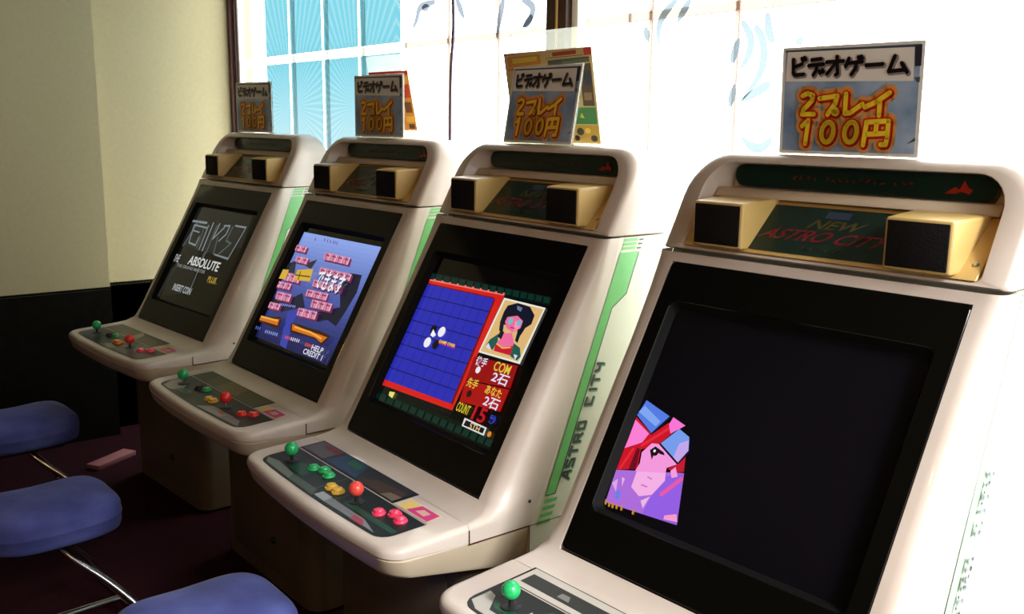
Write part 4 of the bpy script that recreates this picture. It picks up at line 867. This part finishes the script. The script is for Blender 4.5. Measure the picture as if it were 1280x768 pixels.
def deckmap(x, y, h): return (x, y, ptop(y) + .0007 + h)
def sidemap(a, b, h): return (hwz(b) + .0002 + h, a, b)
def ldir(t): return (-.2315 + .253 * t, .640 + .602 * t)          # along the sloping front edge of the side panel
def side_decal_items():
    g = (96, 176, 92); dk = (44, 62, 52)
    def q(t, o): y, z = ldir(t); return (y + o, z)
    it = [('p', g, [q(.055, .004), q(.055, .030), q(.735, .030), q(.78, .062), q(.945, .062), q(.945, .004)]),
          ('s', dk, .0026, [q(.055, .004), q(.055, .031), q(.735, .031), q(.785, .064), q(.94, .064)]), ('s', (84, 120, 84), .0016, [q(.055, .003), q(.945, .003)])]
    for k in range(4):
        t = -.052 + k * .026; it.append(('p', g, [q(t, .004), q(t + .014, .004), q(t + .014, .042), q(t, .042)]))
    for k in range(3):
        t = .955 + k * .016; it.append(('p', g, [q(t, .004), q(t + .010, .004), q(t + .010, .046), q(t, .046)])); it.append(('p', dk, [q(t, .052), q(t + .006, .052), q(t + .006, .066), q(t, .066)]))
    return it
GL = {'A': [[(0, 0), (.55, 1), (.8, 1), (.8, 0)], [(.3, .38), (.8, .38)]], 'S': [[(.8, 1), (.1, 1), (.1, .55), (.75, .45), (.75, 0), (0, 0)]], 'T': [[(0, 1), (.9, 1)], [(.45, 1), (.35, 0)]],
      'R': [[(0, 0), (.1, 1), (.8, 1), (.75, .5), (.1, .45)], [(.45, .45), (.8, 0)]], 'O': [[(.05, 0), (.12, 1), (.8, 1), (.75, 0), (.05, 0)]], 'C': [[(.8, 1), (.1, 1), (0, 0), (.75, 0)]],
      'I': [[(.3, 0), (.4, 1)]], 'Y': [[(.05, 1), (.12, .5), (.75, .5)], [(.85, 1), (.7, 0)]]}
def side_logo_items():
    it = []; word = 'ASTRO CITY'; t = .10; st = .0455
    for ch in word:
        if ch != ' ':
            for col, wd, off in (((116, 146, 108), .0100, .0018), ((36, 50, 42), .0064, 0)):
                for s in GL[ch]:
                    P = []
                    for a, b in s:
                        y, z = ldir(t + (a * .78) * st); P.append((y + .058 - .021 * b + off * .6, z - off))
                    it.append(('s', col, wd, P))
        t += st if ch != 'I' else st * .75
    return it

def overlay_items(v):
    k = {0: ((30, 36, 40), (56, 58, 54), (110, 108, 92)), 1: ((28, 32, 32), (88, 84, 46), (150, 142, 134)), 2: (( 22, 30, 28), (44, 46, 50), (126, 132, 126)), 3: ((34, 38, 38), (60, 62, 60), (170, 164, 152))}[v]
    fr = [(x, y) for x, y in frontline(.306, -.613, -.498, .035, 0, 4, .008)]
    it = [('p', (20, 24, 24), [(-.309, -.440), *frontline(.309, -.616, -.4935, .037, 0, 4, .008)[1:-1], (.309, -.4935), (.165, -.4935), (.165, -.412), (-.309, -.412)]),
          ('p', k[0], fr), ('p', k[1], [(-.303, -.488), (.155, -.488), (.155, -.420), (-.303, -.420)]),
          ('s', (170, 160, 148), .0035, [(-.305, -.494), (.305, -.494)])]
    fx = lambda x: -.609 + .008 * (x / .27) ** 2
    if v == 2:
        it += [('p', (104, 112, 104), [(-.300, -.585), (-.270, fx(-.27)), (-.13, fx(-.13)), (-.15, -.585), (-.25, -.575)]), ('p', (70, 78, 74), [(-.13, fx(-.13)), (-.15, -.585), (-.02, -.585), (.0, fx(0))]),
               ('p', (150, 156, 156), [(.0, -.604), (.05, -.605), (.045, -.58), (.0, -.58)]), ('p', (118, 120, 120), [(.05, -.605), (.27, -.600), (.20, -.582), (.045, -.582)]), ('p', (150, 70, 84), [(.17, -.604), (.225, -.602), (.20, -.585), (.165, -.588)]),
               ('p', (30, 70, 56), [(-.20, -.575), (-.12, -.575), (-.12, -.535), (-.20, -.535)]), ('p', (30, 70, 56), [(.09, -.578), (.30, -.575), (.30, -.56), (.09, -.56)]), ('s', (90, 110, 100), .002, [(-.03, -.60), (-.03, -.50)]), ('s', (90, 110, 100), .002, [(.06, -.60), (.06, -.50)]),
               ('p', (86, 82, 86), [(-.30, -.485), (-.19, -.485), (-.19, -.424), (-.30, -.424)]), ('p', (124, 46, 44), [(-.26, -.445), (-.18, -.445), (-.19, -.43), (-.27, -.43)]), ('p', (34, 66, 92), [(-.18, -.485), (-.02, -.485), (-.06, -.424), (-.17, -.424)]),
               ('p', (40, 96, 70), [(-.12, -.455), (-.06, -.455), (-.07, -.43), (-.13, -.43)]), ('p', (70, 54, 46), [(.0, -.485), (.15, -.485), (.15, -.44), (.02, -.45)]), ('p', (112, 100, 84), [(.10, -.487), (.155, -.487), (.155, -.46), (.11, -.465)])]
    elif v == 1:
        it += [('p', (158, 150, 142), [(-.30, -.565), (-.27, fx(-.27)), (-.21, fx(-.21)), (-.17, -.58), (-.22, -.54), (-.30, -.535)]), ('p', (84, 112, 88), [(-.20, -.59), (-.12, -.59), (-.12, -.565), (-.18, -.56)]),
               ('p', (140, 136, 130), [(.02, fx(0)), (.17, -.602), (.21, -.57), (.06, -.572)]), ('p', (120, 116, 116), [(.17, -.603), (.29, -.597), (.25, -.572), (.18, -.575)]), ('p', (170, 90, 84), [(.12, -.585), (.16, -.585), (.15, -.572), (.12, -.572)]),
               ('p', (60, 66, 40), [(-.303, -.488), (-.20, -.488), (-.24, -.42), (-.303, -.42)]), ('p', (112, 104, 58), [(-.12, -.488), (.02, -.488), (-.02, -.42), (-.14, -.42)]), ('s', (120, 128, 84), .003, [(.02, -.48), (-.06, -.425)])]
    elif v == 0:
        it += [('p', (120, 118, 100), [(-.05, fx(-.05)), (.06, fx(.06)), (.07, -.585), (-.02, -.575)]), ('p', (86, 82, 76), [(.06, -.603), (.28, -.598), (.26, -.55), (.05, -.55)]), ('p', (40, 60, 70), [(-.30, -.585), (-.25, -.605), (-.16, -.606), (-.17, -.54), (-.30, -.53)]),
               ('p', (140, 136, 104), [(-.06, -.487), (.0, -.487), (-.03, -.44), (-.09, -.42)]), ('p', (84, 80, 68), [(.0, -.487), (.15, -.487), (.15, -.43), (.0, -.44)])]
    else:
        it += [('p', (172, 166, 156), [(-.30, -.585), (-.27, fx(-.27)), (-.05, fx(-.05)), (-.06, -.59), (-.25, -.585), (-.28, -.545), (-.30, -.54)]), ('p', (24, 74, 50), [(-.25, -.575), (-.10, -.575), (-.12, -.56), (-.27, -.555)]),
               ('p', (186, 178, 166), [(-.303, -.49), (.155, -.49), (.155, -.422), (-.303, -.422)]), ('p', (52, 54, 52), [(-.29, -.476), (.15, -.476), (.15, -.44), (-.29, -.44)]), ('p', (120, 118, 112), [(-.20, -.467), (-.17, -.467), (-.18, -.452), (-.20, -.452)]), ('t', (190, 186, 176), 'NEW', (-.165, -.545), .05, .016)]
    it += [('p', (214, 196, 170), [(.170, -.490), (.306, -.490), (.303, -.446), (.170, -.446)]), ('p', (226, 196, 110), [(.185, -.487), (.235, -.487), (.25, -.452), (.18, -.452)]), ('p', (206, 60, 122), [(.215, -.487), (.300, -.487), (.295, -.450), (.225, -.450)]), ('p', (216, 170, 150), [(.235, -.476), (.272, -.478), (.275, -.460), (.245, -.458)])]
    return it

BTN = {0: [(-.143, -.533, 'black'), (-.107, -.523, 'green'), (-.012, -.556, 'orange'), (.012, -.556, 'orange'), (.192, -.543, 'pink'), (.221, -.520, 'pink')],
       1: [(-.143, -.533, 'black'), (-.107, -.523, 'green'), (-.006, -.556, 'yellow'), (.020, -.555, 'yellow'), (.199, -.543, 'red'), (.228, -.520, 'red')],
       2: [(-.144, -.533, 'green'), (-.112, -.520, 'green'), (-.076, -.527, 'green'), (-.006, -.556, 'yellow'), (.027, -.556, 'yellow'), (.192, -.543, 'pink'), (.222, -.520, 'pink'), (.258, -.528, 'pink')]}
BTN[3] = BTN[2]
BALL = {0: 'red', 1: 'red', 2: 'coral', 3: 'coral'}
def screen_grad():                                              # dusk sky behind the city on the second screen
    it = []; n = 26; a, b, c = (142, 168, 236), (76, 92, 168), (26, 30, 84)
    for k in range(n):
        u0, u1 = .2 - .4 * k / n, .2 - .4 * (k + 1) / n; t = k / (n - 1)
        col = [a[i] + (b[i] - a[i]) * t / .5 for i in range(3)] if t < .5 else [b[i] + (c[i] - b[i]) * (t - .5) / .5 for i in range(3)]
        it.append(('p', col, [(-.257, u0), (.257, u0), (.257, u1), (-.257, u1)]))
    return it
def fixs(L): return [(k[0], k[1], k[2], k[3]) if k[0] in 'sc' else k for k in L]
SCR = {0: fixs(SCREEN_BLOCKS), 1: screen_grad() + fixs([k for k in SCREEN_CITY]), 2: fixs(SCREEN_OTHELLO), 3: fixs(SCREEN_PORTRAIT)}
def clampmap(x, u, h): return bz(max(-.262, min(.262, x)), max(-.2075, min(.2155, u)), .0180 - h)
POS = [(-1.8788, .0078, .0987), (-.8925, .0246, .0449), (0, 0, .0134), (.8915, .0123, .0737)]
CAB_LABEL = ['beige arcade cabinet at the far left, its dark screen showing THE ABSOLUTE', 'beige arcade cabinet with a blue city picture under pink blocks on screen',
             'pinkish white arcade cabinet whose screen shows a blue board game in a red frame', 'big nearest white arcade cabinet, nearly black screen with a pink face at left']
MARKS = [(-.155, .050), (-.085, .03), (-.04, .05), (.02, .05), (.065, .03), (.12, .04)]
def build_cabinet(i):
    x, y, rz = POS[i]; r = empty('arcade_cabinet', (x, y, 0), rz, CAB_LABEL[i], 'arcade cabinet', 'row of arcade cabinets along the window')
    ped = add('pedestal', get('ped', m_ped), r)
    add('kick_plate', get('kick', lambda: boxm('kick_plate', (-.30, -.372, 0), (.30, .19, .0115), M['black'])), ped)
    add('access_door', get('door', lambda: boxm('access_door', (-.235, -.3950, .06), (.235, -.3915, .50), M['base'], .0015)), ped)
    add('lock', get('lock', m_knob, .011, .010), ped, (.072, -.3945, .30 if i == 2 else .172), (math.radians(90), 0, 0))
    add('rear_shell', get('rear', m_rear), r)
    add('fascia', get('fascia', m_fascia), r)
    for s in (-1, 1):
        sp = add('side_panel', get('side', m_side, s), r)
        if s == 1:
            add('green_stripe', get('stripe', lambda: paint('green_stripe', side_decal_items(), sidemap, M['decal'])), sp)
            add('lettering', get('logo', lambda: paint('lettering', side_logo_items(), lambda a, b, h: sidemap(a, b, h + .0012), M['decal'])), sp)
        jm = lambda s=s: paint('joint', [('s', (70, 40, 34), .0036, [(-.4272, .6445), (-.4272, .6138), (-.262, .6138), (-.262, .522)]), ('s', (96, 70, 60), .0022, [(-.262, .6138), (-.16, .6138)])], lambda a, b, h: (s * (.3736 if a < -.2625 else .3728 + h), a, b), M['decal'])
        add('joint', get('joint%d' % s, jm), r)
        add('screw_hole', get('hole', lambda: lathe('screw_hole', [(.004, 0), (.004, .0012), (.001, .0013)], M['gap'], 10)), sp, (s * .3722, -.262, .672), (0, math.radians(90 * s), 0))
    add('control_tray', get('tray', m_tray), r)
    cp = add('control_panel', get('panel', m_panel), r)
    add('panel_overlay', paint('panel_overlay', overlay_items(i), deckmap, M['deckfilm']), cp)
    for sx, col, shf in ((-.232, 'green', 'chrome' if i == 1 else 'black'), (.104, BALL[i], 'chrome' if i == 1 else 'black')):
        z = ptop(-.55) + .001
        j = add('joystick', get('washer', m_washer), r, (sx, -.550, z)); tag(j)
        add('shaft', get('shaft', m_shaft, shf), j, (0, 0, 0)); add('ball_top', get('ball', m_ball, col), j, (0, 0, .0315))
    for bx, by, col in BTN[i]: add('button', get('btn', m_button, col), r, (bx, by, ptop(by) + .0008), (math.radians(2.5), 0, 0))
    bzl = add('bezel', get('bezel', m_bezel), r); add('screen_surround', get('surr', m_surround), bzl)
    sc = add('screen', get('crt', m_crt), r)
    add('game_picture', paint('game_picture', SCR[i], clampmap, M['picture'], eps=5e-5), sc)
    hd = add('head_shell', get('head', m_head), r)
    add('speaker_plate', get('plate', m_plate), r); add('marquee_ledge', get('ledge', m_ledge), r)
    for s in (-1, 1):
        sp = add('speaker', get('spk', m_speaker, s), r); add('speaker_grille', get('grl', m_grille, s), sp)
        add('screw', get('screw', lambda: lathe('screw', [(.005, 0), (.0045, .002), (.002, .003)], M['steel'], 12)), r, plate(s * .288, .25, 0), (math.radians(45), 0, 0))
    lb = add('logo_board', get('lboard', m_logo_board), r)
    def logo():
        pm = lambda a, b, h: plate(a, b, .0015 + h)
        return paint('lettering', [('p', (48, 60, 84), [(-.02, .74), (.03, .74), (.03, .86), (-.02, .86)]), ('t', (80, 68, 24), 'NEW', (.012, .62), .105, .16, .10), ('t', (118, 18, 30), 'ASTRO CITY', (-.002, .40), .255, .20, .12), ('t', (40, 36, 20), 'NEW', (.006, .18), .08, .06)], pm, M['decal'])
    add('lettering', get('lb_text', logo), lb)
    mq = add('marquee', get('mq', m_marquee), r)
    def marks():
        it = []; rnd = random.Random(4); x = -.13
        for n_ in (4, 9, 3):
            for k in range(n_):
                for q in range(2): it.append(('s', (110, 22, 16), .0022, [(x + rnd.uniform(0, .008), 1.396 + rnd.uniform(0, .008)), (x + rnd.uniform(.002, .010), 1.396 + rnd.uniform(0, .009))]))
                x += .0145
            x += .012
        it.append(('p', (150, 34, 20), [(.178, 1.388), (.196, 1.400), (.204, 1.396), (.212, 1.4125), (.219, 1.400), (.228, 1.396), (.222, 1.388), (.208, 1.392), (.196, 1.388)]))
        return paint('lettering', it, lambda a, b, h: (a, MY - .0006 - h, b), M['decal'])
    add('lettering', get('mq_text', marks), mq)
    return r
CABS = [build_cabinet(i) for i in range(4)]
def on(i, p): return CABS_M[i] @ Vector(p)
CABS_M = [Matrix.Translation((x, y, 0)) @ Matrix.Rotation(rz, 4, 'Z') for x, y, rz in POS]

# ---------------------------------------------------------------- price cards, flyers and their clear stands on the cabinet heads
TOP = 1.4452
def rsheet(name, w_, h_, t, r, m):
    P = rrect(w_ / 2, 0, h_, r, 5, .002); V, F = loft([[(x, t, z) for x, z in P], [(x, 0, z) for x, z in P]], True, True)
    return mesh(name, V, F, [m, M['acrylic_edge']] if m is M['acrylic'] else m, 30, [1] * (len(F) - 2) + [0, 0] if m is M['acrylic'] else None)
def price_sign(i, px, py, yaw, tilt, label):
    p = on(i, (px, py, TOP)); r = empty('price_sign', p, POS[i][2] + yaw, label, 'sign', 'two-play price cards on the cabinet heads')
    T = Matrix.Rotation(-tilt, 4, 'X') @ Matrix.Diagonal((.98, 1, .98, 1))
    def mp(a, b, h): return T @ Vector((a, -.0026 - h, b + .003))
    cm = rsheet('card', .297, .209, .0016, .003, M['sleeve']); cm.transform(T @ Matrix.Translation((0, -.0016, .003))); card = add('card', cm, r)
    q = [mp(a, b, -.0004) for a, b in ((-.1415, .006), (.1415, .006), (.1415, .203), (-.1415, .203))]
    add('blue_print', mesh('blue_print', q, [(0, 1, 2, 3)], M['sky_print'], 0), card)
    it = [('p', c, P) for c, P in SIGN_BLOCKS]
    for s in SIGN_TITLE: it.append(('s', (236, 230, 224), .0155, [(a + .001, b - .001) for a, b in s]))
    for s in SIGN_TITLE: it.append(('s', (150, 140, 136), .0105, [(a + .0022, b - .0024) for a, b in s]))
    for s in SIGN_TITLE: it.append(('s', (20, 16, 20), .0074, s))
    for s in SIGN_PRICE: it.append(('s', (200, 172, 130), .033, s))
    for s in SIGN_PRICE: it.append(('s', (240, 150, 66), .026, s))
    for s in SIGN_PRICE: it.append(('s', (120, 24, 16), .0155, [(a + .0014, b - .0016) for a, b in s]))
    for s in SIGN_PRICE: it.append(('s', (216, 36, 26), .0150, s))
    for s in SIGN_PRICE: it.append(('s', (250, 222, 48), .0092, s))
    paint('price_print', it, mp, M['print'], card, 4e-5)
    bm_ = rsheet('back_plate', .303, .213, .002, .004, M['acrylic']); bm_.transform(T @ Matrix.Translation((0, .0004, .001))); add('back_plate', bm_, r)
    ft = boxm('foot', (-.148, .0035, 0), (.148, .030, .0022), M['acrylic'], .0008); add('foot', ft, r)
    return r
price_sign(0, -.085, .100, .02, .0, 'price card on the farthest cabinet by the left wall, 2プレイ100円')
price_sign(1, -.060, .100, .03, .0, 'upright price card with an orange flyer behind it, 2プレイ100円')
price_sign(2, -.068, .098, -.02, .171, 'price card leaning back before a colourful poster, 2プレイ100円')
price_sign(3, -.024, .105, -.016, -.037, 'large brightly lit price card on the nearest cabinet, 2プレイ100円')

def holder(i, px, py, yaw, tilt, w_, h_, label):
    p = on(i, (px, py, TOP)); r = empty('flyer_stand', p, POS[i][2] + yaw, label, 'sign stand')
    T = Matrix.Rotation(-tilt, 4, 'X'); sm = rsheet('clear_sheet', w_, h_, .002, .016, M['acrylic']); sm.transform(T @ Matrix.Translation((0, .0, .001))); add('clear_sheet', sm, r)
    add('foot', boxm('foot', (-w_ / 2, -.088, 0), (w_ / 2, .0, .0018), M['acrylic'], .0008), r); return T, p
def flyer(i, px, py, yaw, T, x0, w_, h_, base, items, label, z0=.003):
    p = on(i, (px, py, TOP)); r = empty('flyer', p, POS[i][2] + yaw, label, 'flyer')
    pm = rsheet('paper', w_, h_, .0008, .002, base); pm.transform(T @ Matrix.Translation((x0, -.0012, z0))); pp = add('paper', pm, r)
    paint('flyer_print', items, lambda a, b, h: T @ Vector((x0 + a * w_, -.0014 - h, z0 + b * h_)), M['print'], pp, 5e-5); return r
M['orange_paper'] = mat('orange_flyer_paper', (.72, .27, .05), .5, noise=.1, nscale=12)
M['cream_paper'] = mat('cream_flyer_paper', (.62, .50, .30), .5, noise=.12, nscale=12)
T1, _ = holder(1, -.058, .224, .004, -.20, .389, .283, 'clear acrylic stand holding an orange flyer on the second cabinet')
flyer(1, -.058, .222, .004, T1, -.064, .245, .203, M['orange_paper'], [('p', (190, 40, 26), [(-.5, .90), (.5, .93), (.5, 1), (-.5, 1)]), ('p', (230, 170, 60), [(-.4, .80), (.45, .82), (.45, .9), (-.4, .9)]), ('p', (196, 50, 30), [(.30, .55), (.47, .55), (.47, .78), (.30, .75)]),
      ('p', (120, 60, 30), [(.30, .30), (.46, .30), (.46, .48), (.30, .48)]), ('p', (240, 180, 70), [(.28, .14), (.48, .14), (.48, .24), (.28, .24)]), ('p', (90, 50, 30), [(.32, .03), (.46, .03), (.46, .11), (.32, .11)])], 'orange flyer half hidden behind the second price card', .026)
T2, _ = holder(2, -.085, .2265, -.03, -.175, .417, .306, 'large clear acrylic stand with rounded corners holding a colourful poster')
flyer(2, -.085, .2245, -.03, T2, -.051, .385, .251, M['cream_paper'], [('p', (206, 180, 130), [(-.5, 0), (.5, 0), (.5, 1), (-.5, 1)]), ('p', (196, 60, 40), [(-.5, .975), (-.36, .985), (-.36, 1), (-.5, 1)]), ('p', (216, 140, 50), [(-.46, .84), (-.06, .86), (-.06, .965), (-.46, .955)]), ('p', (226, 200, 70), [(-.40, .88), (-.10, .895), (-.10, .945), (-.40, .935)]),
      ('p', (214, 116, 60), [(-.47, .80), (-.1, .82), (-.1, .84), (-.47, .83)]), ('p', (170, 60, 40), [(.08, .93), (.34, .94), (.34, .98), (.08, .97)]), ('p', (200, 60, 50), [(.42, .92), (.5, .92), (.5, 1), (.42, .99)]), ('s', (90, 70, 50), .006, [(.0, .915), (.4, .925)]),
      ('p', (70, 74, 84), [(.02, .83), (.47, .85), (.47, .905), (.02, .89)]), ('p', (96, 110, 96), [(.18, .835), (.46, .85), (.46, .895), (.18, .885)]), ('p', (84, 60, 56), [(.36, .40), (.48, .40), (.48, .84), (.36, .83)]), ('p', (40, 50, 70), [(.40, .62), (.47, .62), (.47, .76), (.40, .76)]), ('p', (150, 120, 100), [(.38, .46), (.46, .46), (.46, .54), (.38, .54)]),
      ('p', (60, 130, 80), [(.24, .21), (.485, .21), (.485, .385), (.24, .385)]), ('p', (210, 190, 90), [(.31, .28), (.36, .27), (.335, .33)]), ('p', (186, 150, 70), [(.16, .02), (.49, .02), (.49, .195), (.16, .195)]), ('c', (60, 50, 46), .04, (.30, .13)), ('c', (226, 190, 90), .03, (.38, .14)), ('c', (60, 50, 46), .035, (.44, .06)), ('c', (60, 46, 40), .03, (.26, .06))], 'colourful poster with small pictures behind the leaning price card')

# ---------------------------------------------------------------- stools
def m_seat():
    hx, hy = .170, .195; N = 26; R = []
    def out(s, z, e=3.2):
        o = []
        for k in range(4 * N // 2):
            a = 2 * math.pi * k / (2 * N); c_, s_ = math.cos(a), math.sin(a)
            o.append((hx * s * math.copysign(abs(c_) ** (2 / e), c_), hy * s * math.copysign(abs(s_) ** (2 / e), s_) , z))
        return o
    for s, z in ((.3, .352), (.90, .352), (.965, .358), (.985, .372), (.99, .395), (1.0, .398), (1.0, .402), (.99, .405), (.985, .425), (.955, .442), (.88, .453), (.70, .459), (.4, .462), (.1, .463)): R.append(out(s, z))
    V, F = loft(R, True, True); rnd = random.Random(2)
    V = [(x, y, z + (.010 * math.sin(x * 16 + 1) * math.cos(y * 12) if z > .44 else 0)) for x, y, z in V]
    return mesh('seat', V, F, M['seat'], 60)
def stool(c, rz, label):
    r = empty('stool', (c[0], c[1], 0), rz, label, 'stool', 'blue stools in front of the cabinets')
    seat = add('seat', get('seat', m_seat), r, (0, 0, -.062))
    add('seat_plate', get('splate', lambda: boxm('seat_plate', (-.11, -.12, .266), (.11, .12, .2895), M['black'], .004)), r)
    z = .0135
    add('foot_bar', get('fb', lambda: tube('foot_bar', [(-.25, .195, z), (.29, .195, z)], .0125, M['chrome'], 12)), r)
    add('spine_bar', get('sb', lambda: tube('spine_bar', [(.02, .1825, z), (.02, -.23, z)], .0120, M['chrome'], 12)), r)
    for s in (-1, 1):
        add('leg_tube', get('lt', lambda q: tube('leg_tube', smoothpath([(.02 + q * .25, .195, .016), (.02 + q * .244, .188, .045), (q * .18, .11, .145), (q * .11, .03, .225), (q * .07, .0, .268)], 6), .0115, M['chrome'], 12), s), r)
    return r
stool((-1.955, -.885), .12, 'dim blue padded stool before the farthest cabinet, mostly in shadow')
stool((-1.015, -.985), .10, 'blue padded stool with chrome base, middle of the three')
stool((-.09, -.835), .06, 'bright blue padded stool nearest the camera, cut off below')

# ---------------------------------------------------------------- warm ceiling downlights over the aisle (behind the camera's frame)
for k, (x, y) in enumerate(((1.76, -2.03), (1.4, -3.4))):
    dl = empty('ceiling_lamp', (x, y, 2.5), 0, ['round warm ceiling downlight above where the photo was taken', 'round warm ceiling downlight further back in the room'][k], 'ceiling lamp')
    add('lamp_ring', get('ring', lambda: lathe('lamp_ring', [(.07, -.0), (.07, -.02), (.055, -.025), (.05, -.012)], M['frame_w'], 24)), dl)
    l = bpy.data.lights.new('lamp_bulb', 'POINT'); l.energy = 20; l.color = (1, .50, .20); l.shadow_soft_size = .022
    o = bpy.data.objects.new('lamp_bulb', l); C.objects.link(o); o.parent = dl; o.location = (0, 0, -.06)

M['strip_pink'] = mat('pinkish_strip', (.36, .13, .14), .7, noise=.1, nscale=30)  # unidentified pinkish strip, drawn as a thin slab
tag(add('floor_strip', boxm('floor_strip', (-.035, -.11, 0), (.035, .11, .022), M['strip_pink'], .002), None, (-2.345, -.47, 0), (0, 0, .55)), 'low pinkish strip on the floor beside the farthest cabinet', 'board')
for o in list(C.objects):                                       # small flat lettering too fine to pick apart letter by letter
    if o.name.split('.')[0] in ('lettering', 'joint', 'green_stripe'): o['kind'] = 'stuff'
